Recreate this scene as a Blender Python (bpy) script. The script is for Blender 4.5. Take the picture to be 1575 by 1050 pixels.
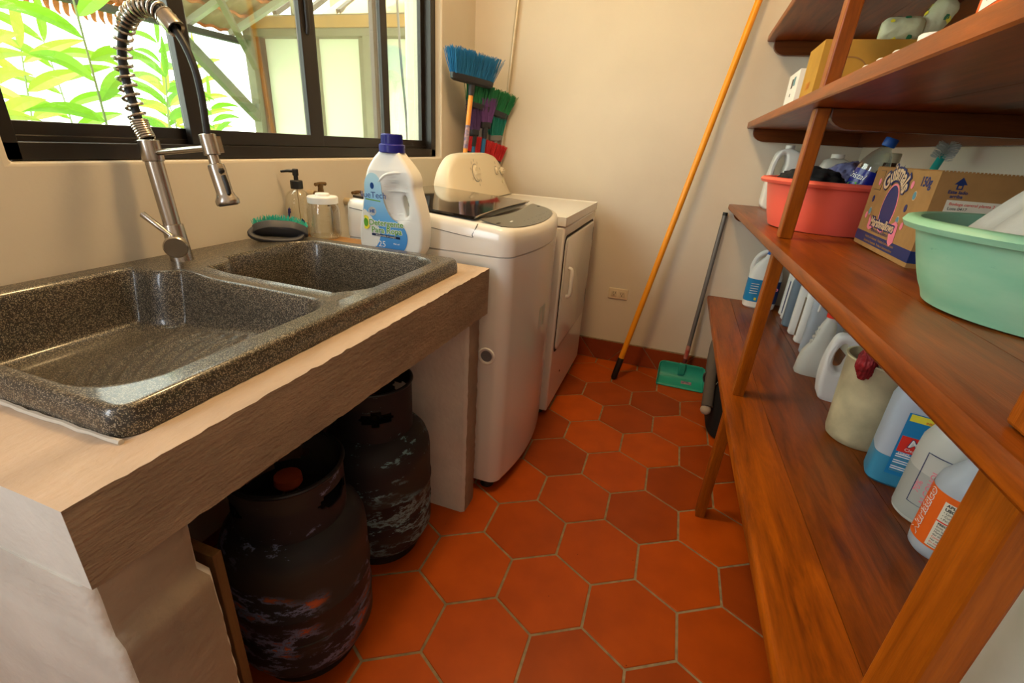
import bpy, bmesh, math, random
from mathutils import Vector, Matrix
random.seed(7)
sc = bpy.context.scene
for o in list(bpy.data.objects): bpy.data.objects.remove(o)
COL = sc.collection
PI = math.pi

# ------------------------------------------------------------------ camera
cam = bpy.data.cameras.new('camera'); camo = bpy.data.objects.new('camera', cam); COL.objects.link(camo)
cam.sensor_width = 36; cam.lens = 16.474; cam.clip_start = .02; cam.clip_end = 200
RR = ((0.9408682504155914, 0.33316535048958246, 0.06138228240277584),
      (0.18389475245939918, -0.3501029231010424, -0.9184828050933207),
      (-0.2845165291819031, 0.8754591894927783, -0.39066808437977985))
m = Matrix(((RR[0][0], -RR[1][0], -RR[2][0], 0), (RR[0][1], -RR[1][1], -RR[2][1], 0), (RR[0][2], -RR[1][2], -RR[2][2], 1.2), (0, 0, 0, 1)))
camo.matrix_world = m
sc.camera = camo
# ------------------------------------------------------------------ light and exposure
sc.view_settings.view_transform = 'Standard'; sc.view_settings.look = 'None'
sc.view_settings.exposure = 0.0; sc.view_settings.gamma = 1.0
sc.view_settings.use_curve_mapping = False
w = bpy.data.worlds.new('sky'); sc.world = w; w.use_nodes = True
bg = w.node_tree.nodes['Background']; bg.inputs[0].default_value = (0.93, 1.0, 0.97, 1); bg.inputs[1].default_value = 7.5
def area(name, loc, rot, sx, sy, power, col):
    l = bpy.data.lights.new(name, 'AREA'); l.shape = 'RECTANGLE'; l.size = sx; l.size_y = sy; l.energy = power; l.color = col
    o = bpy.data.objects.new(name, l); COL.objects.link(o); o.location = loc; o.rotation_euler = rot; return o
sun = bpy.data.lights.new('sun', 'SUN'); sun.energy = 8.0; sun.angle = .02; sun.color = (1, .97, .88)
suno = bpy.data.objects.new('sun', sun); COL.objects.link(suno); suno.rotation_euler = (math.radians(20), math.radians(38), 0)
# added area light for an assumed window on the left wall behind the camera
area('assumed_window_fill', (-1.16, -.75, 1.6), (0, math.radians(-90), math.radians(25)), 1.0, .9, 36, (.86, .94, 1))  # fill stands just inside the room; the wall has no opening here
# assumed warm ceiling lamp of the room, out of view
cl = bpy.data.lights.new('assumed_ceiling_bulb', 'POINT'); cl.energy = 41; cl.color = (1, .66, .31); cl.shadow_soft_size = .09
clo = bpy.data.objects.new('assumed_ceiling_bulb', cl); COL.objects.link(clo); clo.location = (-.46, 1.20, 2.42)

# ------------------------------------------------------------------ helpers
def lin(h):
    h = h.lstrip('#'); c = [int(h[i:i+2], 16)/255 for i in (0, 2, 4)]
    return tuple((x/12.92 if x <= .04045 else ((x+.055)/1.055)**2.4) for x in c) + (1,)
def mat(name, col, rough=.5, metal=0, spec=.5, noise=0, nscale=20, bump=0, bscale=80, col2=None, coat=0, trans=0, sss=0, stretch=None, alpha=None, ior=1.45, emis=None, emis_s=0):
    mt = bpy.data.materials.new(name); mt.use_nodes = True; nt = mt.node_tree; N = nt.nodes; L = nt.links
    b = N['Principled BSDF']
    if isinstance(col, str): col = lin(col)
    if len(col) == 3: col = tuple(col)+(1,)
    b.inputs['Base Color'].default_value = col; b.inputs['Roughness'].default_value = rough; b.inputs['Metallic'].default_value = metal
    b.inputs['Specular IOR Level'].default_value = spec; b.inputs['IOR'].default_value = ior
    b.inputs['Coat Weight'].default_value = coat; b.inputs['Coat Roughness'].default_value = .12
    b.inputs['Transmission Weight'].default_value = trans
    if sss: b.inputs['Subsurface Weight'].default_value = sss; b.inputs['Subsurface Radius'].default_value = (.02, .02, .02)
    if alpha is not None: b.inputs['Alpha'].default_value = alpha
    if emis: b.inputs['Emission Color'].default_value = emis; b.inputs['Emission Strength'].default_value = emis_s
    tc = N.new('ShaderNodeTexCoord'); mp = N.new('ShaderNodeMapping'); L.new(tc.outputs['Object'], mp.inputs[0])
    if stretch: mp.inputs['Scale'].default_value = stretch
    if noise:
        n = N.new('ShaderNodeTexNoise'); n.inputs['Scale'].default_value = nscale; n.inputs['Detail'].default_value = 6; L.new(mp.outputs[0], n.inputs[0])
        r = N.new('ShaderNodeValToRGB'); r.color_ramp.elements[0].position = .32; r.color_ramp.elements[1].position = .68
        c2 = col2 if col2 else tuple(x*(1-noise) for x in col[:3])+(1,)
        if isinstance(c2, str): c2 = lin(c2)
        r.color_ramp.elements[0].color = c2; r.color_ramp.elements[1].color = col
        L.new(n.outputs[0], r.inputs[0]); L.new(r.outputs[0], b.inputs['Base Color'])
    if bump:
        n2 = N.new('ShaderNodeTexNoise'); n2.inputs['Scale'].default_value = bscale; n2.inputs['Detail'].default_value = 5; L.new(mp.outputs[0], n2.inputs[0])
        bp = N.new('ShaderNodeBump'); bp.inputs['Strength'].default_value = bump; bp.inputs['Distance'].default_value = .004
        L.new(n2.outputs[0], bp.inputs['Height']); L.new(bp.outputs[0], b.inputs['Normal'])
    return mt
def finish(bm, name, mt, parent=None, smooth=True, bevel=0, seg=2, label=None, angle=35, subsurf=0):
    me = bpy.data.meshes.new(name); bm.normal_update(); bm.to_mesh(me); bm.free()
    o = bpy.data.objects.new(name, me); COL.objects.link(o)
    for mm in (mt if isinstance(mt, (list, tuple)) else [mt]): me.materials.append(mm)
    if parent: o.parent = parent
    if bevel:
        md = o.modifiers.new('bevel', 'BEVEL'); md.width = bevel; md.segments = seg; md.limit_method = 'ANGLE'; md.angle_limit = math.radians(40)
    if subsurf:
        md = o.modifiers.new('subsurf', 'SUBSURF'); md.levels = subsurf; md.render_levels = subsurf
    if smooth:
        for p in me.polygons: p.use_smooth = True
        try: me.set_sharp_from_angle(angle=math.radians(angle))
        except Exception: pass
    if label: o['label'] = label
    return o
def thing(name, label, cat, loc=(0, 0, 0), rot=(0, 0, 0), group=None):
    o = bpy.data.objects.new(name, None); COL.objects.link(o); o.location = loc; o.rotation_euler = rot
    o.empty_display_size = .05; o['label'] = label; o['category'] = cat
    if group: o['group'] = group
    return o
def tag(o, label, cat, group=None, kind=None):
    o['label'] = label; o['category'] = cat
    if group: o['group'] = group
    if kind: o['kind'] = kind
    return o
def struct(o): o['kind'] = 'structure'; return o
def box(bm, x0, x1, y0, y1, z0, z1, mi=0, M=None):
    v = [bm.verts.new((x, y, z)) for x in (x0, x1) for y in (y0, y1) for z in (z0, z1)]
    if M: 
        for q in v: q.co = M @ q.co
    for f in ((0, 1, 3, 2), (4, 6, 7, 5), (0, 4, 5, 1), (2, 3, 7, 6), (0, 2, 6, 4), (1, 5, 7, 3)):
        fc = bm.faces.new([v[i] for i in f]); fc.material_index = mi
    return v
def ring_faces(bm, rings, close=True, mi=0):
    for a, b in zip(rings[:-1], rings[1:]):
        n = len(a)
        for i in range(n if close else n-1):
            j = (i+1) % n
            f = bm.faces.new((a[i], a[j], b[j], b[i])); f.material_index = mi
def loft(bm, sections, cap0=True, cap1=True, mi=0):
    rings = [[bm.verts.new(p) for p in s] for s in sections]
    ring_faces(bm, rings, mi=mi)
    if cap0: bm.faces.new(list(reversed(rings[0]))).material_index = mi
    if cap1: bm.faces.new(rings[-1]).material_index = mi
    return rings
def sup(w, d, z, e=2.0, n=40, cx=0, cy=0):
    out = []
    for i in range(n):
        t = 2*PI*i/n; c, s = math.cos(t), math.sin(t)
        out.append((cx+w/2*math.copysign(abs(c)**(2/e), c), cy+d/2*math.copysign(abs(s)**(2/e), s), z))
    return out
def lathe(bm, prof, n=40, c=(0, 0, 0), cap0=True, cap1=True, mi=0, M=None):
    secs = [[(c[0]+r*math.cos(2*PI*i/n), c[1]+r*math.sin(2*PI*i/n), c[2]+z) for i in range(n)] for r, z in prof]
    if M: secs = [[tuple(M @ Vector(p)) for p in s] for s in secs]
    return loft(bm, secs, cap0, cap1, mi)
def tube(bm, pts, r, n=10, cap=True, mi=0, flat=None):
    P = [Vector(p) for p in pts]; rings = []; up = None
    for i, p in enumerate(P):
        t = (P[min(i+1, len(P)-1)]-P[max(i-1, 0)]).normalized()
        if up is None:
            up = Vector((0, 0, 1)) if abs(t.z) < .9 else Vector((1, 0, 0))
        a = up.cross(t)
        if a.length < 1e-6: a = Vector((1, 0, 0)).cross(t)
        a.normalize(); b = t.cross(a).normalized(); up = b
        rr = r[i] if isinstance(r, (list, tuple)) else r
        k = flat or 1
        rings.append([bm.verts.new(p+a*rr*math.cos(2*PI*j/n)+b*rr*k*math.sin(2*PI*j/n)) for j in range(n)])
    ring_faces(bm, rings, mi=mi)
    if cap: bm.faces.new(list(reversed(rings[0]))).material_index = mi; bm.faces.new(rings[-1]).material_index = mi
def smoothpts(pts, k=6):
    P = [Vector(p) for p in pts]; out = []
    for i in range(len(P)-1):
        p0, p1, p2, p3 = P[max(i-1, 0)], P[i], P[i+1], P[min(i+2, len(P)-1)]
        for j in range(k):
            t = j/k
            out.append(.5*((2*p1)+(-p0+p2)*t+(2*p0-5*p1+4*p2-p3)*t*t+(-p0+3*p1-3*p2+p3)*t**3))
    out.append(P[-1]); return out
def axis_m(p0, p1):
    d = Vector(p1)-Vector(p0); q = d.to_track_quat('Z', 'Y'); return Matrix.Translation(Vector(p0)) @ q.to_matrix().to_4x4(), d.length
def rod(bm, p0, p1, r, n=16, mi=0): tube(bm, [p0, p1], r, n, mi=mi)
def curve_mesh(outlines, extrude, bev, offset=0, res=10):
    cu = bpy.data.curves.new('tmp', 'CURVE'); cu.dimensions = '2D'; cu.fill_mode = 'BOTH'
    cu.extrude = extrude; cu.bevel_depth = bev; cu.bevel_resolution = 3; cu.offset = offset; cu.resolution_u = res
    for pts in outlines:
        s = cu.splines.new('BEZIER'); s.bezier_points.add(len(pts)-1)
        for bp_, p in zip(s.bezier_points, pts):
            bp_.co = (p[0], p[1], 0); bp_.handle_left_type = bp_.handle_right_type = ('VECTOR' if len(p) > 2 else 'AUTO')
        s.use_cyclic_u = True
    o = bpy.data.objects.new('tmp', cu); COL.objects.link(o); dg = bpy.context.evaluated_depsgraph_get(); dg.update()
    me = bpy.data.meshes.new_from_object(o.evaluated_get(dg)); bpy.data.objects.remove(o); bpy.data.curves.remove(cu)
    return me
def me_obj(name, me, mt, parent=None, M=None, fn=None, smooth=True, label=None, angle=40):
    bm = bmesh.new(); bm.from_mesh(me); bmesh.ops.remove_doubles(bm, verts=bm.verts, dist=1e-5)
    if M: bm.transform(M)
    if fn:
        for v in bm.verts: v.co = Vector(fn(v.co))
    return finish(bm, name, mt, parent, smooth=smooth, label=label, angle=angle)
def text_mesh(body, size, extrude=.0003, space=1.0, bold=0.0, align='CENTER', shear=0):
    cu = bpy.data.curves.new('tmp', 'FONT'); cu.body = body; cu.size = size; cu.extrude = extrude; cu.align_x = align; cu.align_y = 'CENTER'
    cu.space_character = space; cu.offset = bold; cu.shear = shear; cu.resolution_u = 4
    o = bpy.data.objects.new('tmp', cu); COL.objects.link(o); dg = bpy.context.evaluated_depsgraph_get(); dg.update()
    me = bpy.data.meshes.new_from_object(o.evaluated_get(dg)); bpy.data.objects.remove(o); bpy.data.curves.remove(cu)
    return me
def flat_poly(pts, z=0, th=.0004):
    bm = bmesh.new(); a = [bm.verts.new((p[0], p[1], z)) for p in pts]; b = [bm.verts.new((p[0], p[1], z-th)) for p in pts]
    bm.faces.new(a); bm.faces.new(list(reversed(b))); ring_faces(bm, [b, a]); bmesh.ops.recalc_face_normals(bm, faces=bm.faces)
    me = bpy.data.meshes.new('t'); bm.to_mesh(me); bm.free(); return me
def ell(cx, cy, a, b, n=28, rot=0):
    return [(cx+a*math.cos(t)*math.cos(rot)-b*math.sin(t)*math.sin(rot), cy+a*math.cos(t)*math.sin(rot)+b*math.sin(t)*math.cos(rot)) for t in [2*PI*i/n for i in range(n)]]
def grid_patch(x0, x1, y0, y1, nx=24, ny=2):
    bm = bmesh.new(); V = [[bm.verts.new((x0+(x1-x0)*i/nx, y0+(y1-y0)*j/ny, 0)) for i in range(nx+1)] for j in range(ny+1)]
    for j in range(ny):
        for i in range(nx): bm.faces.new((V[j][i], V[j][i+1], V[j+1][i+1], V[j+1][i]))
    me = bpy.data.meshes.new('t'); bm.to_mesh(me); bm.free(); return me

# ------------------------------------------------------------------ materials
M_ = {}
M_['plaster'] = mat('plaster', (.70, .63, .52), .85, noise=.06, nscale=3, bump=.25, bscale=30)
M_['ceiling'] = mat('ceiling_paint', (.75, .72, .66), .9)
M_['grout'] = mat('grout', (.36, .27, .15), .9, noise=.4, nscale=40, bump=.3)
M_['aluminium'] = mat('bronze_anodised_aluminium', (.012, .009, .007), .38, .0, spec=.6)
M_['alu_side'] = mat('mill_aluminium', (.35, .36, .33), .35, .8)
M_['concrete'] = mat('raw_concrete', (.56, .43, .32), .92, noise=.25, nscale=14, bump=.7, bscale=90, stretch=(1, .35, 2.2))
M_['concrete_side'] = mat('shade_toned_concrete', (.34, .24, .155), .95, noise=.3, nscale=16, bump=1.0, bscale=110, stretch=(1, .5, 1.6))  # slab sides: concrete darkened, shade put into the colour
M_['pier_front'] = mat('shade_toned_pier', (.36, .27, .19), .92, noise=.3, nscale=9, bump=.6, bscale=60)  # pier fronts: darker brown with their shade painted in
M_['pier'] = mat('rendered_concrete', (.66, .62, .55), .9, noise=.15, nscale=9, bump=.5, bscale=60)
M_['white_plastic'] = mat('white_plastic', (.80, .80, .77), .35, sss=.0)
M_['enamel'] = mat('white_enamel', (.78, .76, .71), .22, coat=.4)
M_['console'] = mat('cream_enamel', (.74, .66, .50), .3)
M_['dark_grey'] = mat('dark_grey_plastic', (.03, .03, .035), .4)
M_['black'] = mat('black_plastic', (.012, .012, .012), .4)
M_['steel'] = mat('brushed_steel', (.50, .45, .39), .27, 1.0, noise=.2, nscale=60, stretch=(1, 1, .05))
M_['brass'] = mat('old_brass', (.28, .17, .07), .4, .9, noise=.5, nscale=60)
M_['pvc'] = mat('aged_pvc', (.50, .40, .25), .5)
M_['blackhose'] = mat('black_hose', (.012, .012, .012), .45)
M_['glass_dark'] = mat('smoked_glass', (.012, .009, .007), .06, spec=.7, coat=.5)
M_['panel'] = mat('control_panel', (.10, .10, .085), .3)
M_['navy_cap'] = mat('navy_cap', (.012, .012, .22), .35)
M_['label_white'] = mat('label_white', (.85, .85, .82), .5)
M_['navy'] = mat('navy_ink', (.012, .03, .13), .5)
M_['pink'] = mat('pink_ink', (.85, .22, .30), .5)
M_['teal_ink'] = mat('blue_grey_ink', (.09, .28, .35), .5)
M_['cream_ink'] = mat('cream_ink', (.70, .50, .30), .5)
M_['grey_ink'] = mat('grey_ink', (.25, .25, .25), .5)
M_['black_ink'] = mat('black_ink', (.02, .02, .02), .5)
M_['lime'] = mat('lime_ink', (.30, .65, .06), .5)
M_['yellow'] = mat('yellow_ink', (.85, .75, .05), .5)
M_['red'] = mat('red_ink', (.75, .03, .015), .5)
M_['blue_ink'] = mat('blue_ink', (.01, .10, .42), .45)
M_['cyan_ink'] = mat('cyan_ink', (.01, .22, .50), .45)
M_['card'] = mat('cardboard', (.42, .22, .07), .85, noise=.15, nscale=30)
M_['card_in'] = mat('cardboard_yellow', (.50, .27, .035), .8, noise=.2, nscale=12)
M_['card_side'] = mat('cardboard_brown', (.30, .15, .045), .85, noise=.15, nscale=30)

def wood_mat(name, c1, c2, rough=.32, axis='y', planks=None):
    mt = bpy.data.materials.new(name); mt.use_nodes = True; N = mt.node_tree.nodes; L = mt.node_tree.links; b = N['Principled BSDF']
    tc = N.new('ShaderNodeTexCoord'); mp = N.new('ShaderNodeMapping'); L.new(tc.outputs['Object'], mp.inputs[0])
    mp.inputs['Scale'].default_value = {'y': (9, .7, 9), 'z': (12, 12, .8), 'x': (.8, 12, 12)}[axis]
    n = N.new('ShaderNodeTexNoise'); n.inputs['Scale'].default_value = 4; n.inputs['Detail'].default_value = 8; n.inputs['Roughness'].default_value = .65; n.inputs['Distortion'].default_value = .6
    L.new(mp.outputs[0], n.inputs[0])
    r = N.new('ShaderNodeValToRGB'); r.color_ramp.elements[0].position = .3; r.color_ramp.elements[1].position = .72
    r.color_ramp.elements[0].color = c2; r.color_ramp.elements[1].color = c1; L.new(n.outputs[0], r.inputs[0])
    n3 = N.new('ShaderNodeTexNoise'); n3.inputs['Scale'].default_value = 45; n3.inputs['Detail'].default_value = 4; L.new(mp.outputs[0], n3.inputs[0])
    mx = N.new('ShaderNodeMixRGB'); mx.blend_type = 'MULTIPLY'; mx.inputs[0].default_value = .35; L.new(r.outputs[0], mx.inputs[1]); L.new(n3.outputs[0], mx.inputs[2])
    at = N.new('ShaderNodeAttribute'); at.attribute_name = 'tone'
    mx2 = N.new('ShaderNodeMixRGB'); mx2.blend_type = 'MULTIPLY'; mx2.inputs[0].default_value = 1 if planks else 0; L.new(mx.outputs[0], mx2.inputs[1]); L.new(at.outputs['Color'], mx2.inputs[2])
    L.new(mx2.outputs[0], b.inputs['Base Color']); b.inputs['Roughness'].default_value = rough; b.inputs['Specular IOR Level'].default_value = .3
    bp = N.new('ShaderNodeBump'); bp.inputs['Strength'].default_value = .12; bp.inputs['Distance'].default_value = .002; L.new(n3.outputs[0], bp.inputs['Height']); L.new(bp.outputs[0], b.inputs['Normal'])
    return mt
M_['wood'] = wood_mat('varnished_hardwood', (.46, .108, .003, 1), (.13, .026, .0012, 1), planks=True)
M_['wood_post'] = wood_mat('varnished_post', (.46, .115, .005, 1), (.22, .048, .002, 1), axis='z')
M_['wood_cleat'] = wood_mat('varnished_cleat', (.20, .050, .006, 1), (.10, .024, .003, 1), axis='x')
M_['wood_raw'] = wood_mat('light_wood', (.50, .27, .09, 1), (.32, .15, .045, 1), rough=.6, axis='x')

# terracotta tiles: per-tile tone attribute plus fine wear
def tile_mat():
    mt = bpy.data.materials.new('terracotta_tile'); mt.use_nodes = True; N = mt.node_tree.nodes; L = mt.node_tree.links; b = N['Principled BSDF']
    at = N.new('ShaderNodeAttribute'); at.attribute_name = 'tone'
    tc = N.new('ShaderNodeTexCoord'); n = N.new('ShaderNodeTexNoise'); n.inputs['Scale'].default_value = 9; n.inputs['Detail'].default_value = 7; L.new(tc.outputs['Object'], n.inputs[0])
    r = N.new('ShaderNodeValToRGB'); r.color_ramp.elements[0].color = (.8, .74, .7, 1); r.color_ramp.elements[1].color = (1.08, 1.05, 1.0, 1); r.color_ramp.elements[0].position = .35; r.color_ramp.elements[1].position = .65
    L.new(n.outputs[0], r.inputs[0])
    mx = N.new('ShaderNodeMixRGB'); mx.blend_type = 'MULTIPLY'; mx.inputs[0].default_value = .6; L.new(at.outputs['Color'], mx.inputs[1]); L.new(r.outputs[0], mx.inputs[2])
    v = N.new('ShaderNodeTexVoronoi'); v.inputs['Scale'].default_value = 13; L.new(tc.outputs['Object'], v.inputs[0])
    r2 = N.new('ShaderNodeValToRGB'); r2.color_ramp.elements[0].position = .02; r2.color_ramp.elements[1].position = .035; r2.color_ramp.elements[0].color = (.25, .12, .08, 1); r2.color_ramp.elements[1].color = (1, 1, 1, 1); L.new(v.outputs['Distance'], r2.inputs[0])
    mx2 = N.new('ShaderNodeMixRGB'); mx2.blend_type = 'MULTIPLY'; mx2.inputs[0].default_value = .8; L.new(mx.outputs[0], mx2.inputs[1]); L.new(r2.outputs[0], mx2.inputs[2])
    L.new(mx2.outputs[0], b.inputs['Base Color']); b.inputs['Roughness'].default_value = .45; b.inputs['Specular IOR Level'].default_value = .22
    bp = N.new('ShaderNodeBump'); bp.inputs['Strength'].default_value = .15; bp.inputs['Distance'].default_value = .003; L.new(n.outputs[0], bp.inputs['Height']); L.new(bp.outputs[0], b.inputs['Normal'])
    return mt
M_['tile'] = tile_mat()
def speckle_mat():
    mt = bpy.data.materials.new('speckled_composite'); mt.use_nodes = True; N = mt.node_tree.nodes; L = mt.node_tree.links; b = N['Principled BSDF']
    tc = N.new('ShaderNodeTexCoord')
    def vor(scale, lo, hi):
        v = N.new('ShaderNodeTexVoronoi'); v.inputs['Scale'].default_value = scale; L.new(tc.outputs['Object'], v.inputs[0])
        s = N.new('ShaderNodeSeparateColor'); L.new(v.outputs['Color'], s.inputs[0])
        r = N.new('ShaderNodeValToRGB'); r.color_ramp.elements[0].position = lo; r.color_ramp.elements[1].position = hi; L.new(s.outputs[0], r.inputs[0]); return r
    r1 = vor(620, .80, .84); r1.color_ramp.elements[0].color = (.022, .017, .011, 1); r1.color_ramp.elements[1].color = (.17, .135, .085, 1)
    r2 = vor(900, .86, .9); r2.color_ramp.elements[0].color = (0, 0, 0, 1); r2.color_ramp.elements[1].color = (.32, .28, .21, 1)
    mx = N.new('ShaderNodeMixRGB'); mx.blend_type = 'LIGHTEN'; mx.inputs[0].default_value = 1; L.new(r1.outputs[0], mx.inputs[1]); L.new(r2.outputs[0], mx.inputs[2])
    L.new(mx.outputs[0], b.inputs['Base Color']); b.inputs['Roughness'].default_value = .42; b.inputs['Coat Weight'].default_value = .5; b.inputs['Coat Roughness'].default_value = .10
    return mt
M_['sink'] = speckle_mat()
def clear_mat(name, tint=(1, 1, 1), refl=.09, rough=.03):
    mt = bpy.data.materials.new(name); mt.use_nodes = True; N = mt.node_tree.nodes; L = mt.node_tree.links
    for n in list(N):
        if n.type == 'BSDF_PRINCIPLED': N.remove(n)
    out = [n for n in N if n.type == 'OUTPUT_MATERIAL'][0]
    t = N.new('ShaderNodeBsdfTransparent'); t.inputs[0].default_value = tuple(tint)+(1,)
    g = N.new('ShaderNodeBsdfGlossy'); g.inputs['Roughness'].default_value = rough; g.inputs[0].default_value = (1, 1, 1, 1)
    lw = N.new('ShaderNodeLayerWeight'); lw.inputs[0].default_value = .25
    mr = N.new('ShaderNodeMapRange'); mr.inputs['To Min'].default_value = refl; mr.inputs['To Max'].default_value = .7; L.new(lw.outputs['Facing'], mr.inputs[0])
    mx = N.new('ShaderNodeMixShader'); L.new(mr.outputs[0], mx.inputs[0]); L.new(t.outputs[0], mx.inputs[1]); L.new(g.outputs[0], mx.inputs[2]); L.new(mx.outputs[0], out.inputs[0])
    return mt
M_['pane'] = clear_mat('window_glass', (.93, .95, .9), .03)
M_['clear'] = clear_mat('clear_glass', (.93, .92, .86), .05)
M_['clear_pet'] = clear_mat('clear_pet', (.80, .86, .86), .07, .1)
def translucent(name, col, tr=.35, rough=.4):
    mt = mat(name, col, rough); N = mt.node_tree.nodes; L = mt.node_tree.links; b = N['Principled BSDF']
    out = [n for n in N if n.type == 'OUTPUT_MATERIAL'][0]
    t = N.new('ShaderNodeBsdfTranslucent'); t.inputs[0].default_value = tuple(col[:3])+(1,)
    mx = N.new('ShaderNodeMixShader'); mx.inputs[0].default_value = tr; L.new(b.outputs[0], mx.inputs[1]); L.new(t.outputs[0], mx.inputs[2]); L.new(mx.outputs[0], out.inputs[0])
    return mt

# ------------------------------------------------------------------ floor (hexagonal terracotta)
def tone_layer(bm): return bm.loops.layers.float_color.new('tone')
def hexfloor():
    a = .143194; ang = .535635; ox, oy = -.418251, 1.260517
    bm = bmesh.new(); cl_ = tone_layer(bm)
    X0, X1, Y0, Y1 = -1.4, .93, -1.6, 2.9
    g = [bm.verts.new(p) for p in ((X0, Y0, -.0025), (X1, Y0, -.0025), (X1, Y1, -.0025), (X0, Y1, -.0025))]
    f = bm.faces.new(g); f.material_index = 1
    gb = [bm.verts.new(p) for p in ((X0, Y0, -.05), (X1, Y0, -.05), (X1, Y1, -.05), (X0, Y1, -.05))]
    bm.faces.new(list(reversed(gb))).material_index = 1
    for i in range(4): bm.faces.new((gb[i], gb[(i+1) % 4], g[(i+1) % 4], g[i])).material_index = 1
    rnd = random.Random(3)
    c, s = math.cos(ang), math.sin(ang)
    for i in range(-14, 15):
        for j in range(-20, 21):
            u = .5+1.5*i; v = -.8660254+.8660254*i+1.7320508*j
            x = ox+a*(u*c-v*s); y = oy+a*(u*s+v*c)
            if not (X0+.17 < x+.1 and x < X1-.02 and Y0 < y < Y1-.05): continue
            t = rnd.random()
            if t > .75: col = (.52, .088, .003)
            elif t > .3: col = (.43, .070, .003)
            else: col = (.34, .056, .004)
            k = .9+.2*rnd.random(); col = tuple(q*k for q in col)+(1,)
            rings = []
            for ra, z in ((a-.0042, -.0024), (a-.0046, -.0006), (a-.0062, 0.0)):
                rings.append([bm.verts.new((x+ra*math.cos(ang+PI/3*q), y+ra*math.sin(ang+PI/3*q), z)) for q in range(6)])
            n0 = len(bm.faces)
            ring_faces(bm, rings); top = bm.faces.new(rings[-1])
            bm.faces.ensure_lookup_table()
            for f in bm.faces[n0:]:
                for lp in f.loops: lp[cl_] = col
    # clip to the room
    return struct(finish(bm, 'floor', [M_['tile'], M_['grout']], smooth=False))
hexfloor()

# ------------------------------------------------------------------ walls
WX, WR, WF, ZC = -1.2, .73, 2.7, 2.6
WY0, WY1, WZ0, WZ1 = .577, 2.322, 1.106, 2.25
bm = bmesh.new()
def wall_ring(bm):
    o_ = [(-1.5, 0), (WF+.2, 0), (WF+.2, ZC), (-1.5, ZC)]; i_ = [(WY0, WZ0), (WY1, WZ0), (WY1, WZ1), (WY0, WZ1)]
    R = [[bm.verts.new((x, y, z)) for y, z in pts] for x in (WX, WX-.2) for pts in (o_, i_)]
    for k in range(4):
        j = (k+1) % 4
        bm.faces.new((R[0][k], R[0][j], R[1][j], R[1][k])); bm.faces.new((R[2][k], R[3][k], R[3][j], R[2][j]))
        bm.faces.new((R[1][k], R[1][j], R[3][j], R[3][k])); bm.faces.new((R[0][k], R[2][k], R[2][j], R[0][j]))
    bmesh.ops.recalc_face_normals(bm, faces=bm.faces)
wall_ring(bm)
struct(finish(bm, 'wall_left', M_['plaster'], smooth=True, bevel=.009, seg=3, angle=30))
bm = bmesh.new(); box(bm, WX, WR, WF, WF+.2, 0, ZC); struct(finish(bm, 'wall_far', M_['plaster'], smooth=False))
bm = bmesh.new(); box(bm, WR, WR+.2, -1.5, WF+.2, 0, ZC); struct(finish(bm, 'wall_right', M_['plaster'], smooth=False))
bm = bmesh.new(); box(bm, WX-.2, WR+.2, -1.7, -1.5, 0, ZC)
struct(finish(bm, 'wall_back', M_['plaster'], smooth=False))
bm = bmesh.new(); box(bm, WX-.2, WR+.2, -1.7, WF+.2, ZC, ZC+.15); struct(finish(bm, 'ceiling', M_['ceiling'], smooth=False))
# baseboard of half-hexagon tiles on the far wall
bm = bmesh.new(); cl_ = tone_layer(bm)
box(bm, WX, WR, WF-.010, WF, 0, .128, mi=1)
x = -.995; k = 0; a = .143194
while x < .6:
    h0, h1 = .004, .124
    pts = [(x, h0), (x+a*1.98, h0), (x+a*1.28, h1), (x+.7*a, h1)] if k % 2 == 0 else [(x+.0, h1), (x+a*1.98, h1), (x+a*1.28, h0), (x+.7*a, h0)]
    col = random.choice([(.30, .055, .012, 1), (.36, .07, .014, 1), (.25, .05, .014, 1)])
    A = [bm.verts.new((px_, WF-.013, pz)) for px_, pz in pts]; B = [bm.verts.new((px_, WF-.009, pz)) for px_, pz in pts]
    n0 = len(bm.faces); bm.faces.new(A); ring_faces(bm, [B, A]); bm.faces.ensure_lookup_table()
    for f in bm.faces[n0:]:
        for lp in f.loops: lp[cl_] = col
    x += a*1.32; k += 1
bmesh.ops.recalc_face_normals(bm, faces=bm.faces)
struct(finish(bm, 'baseboard_far', [M_['tile'], M_['grout']], smooth=False))

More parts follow.
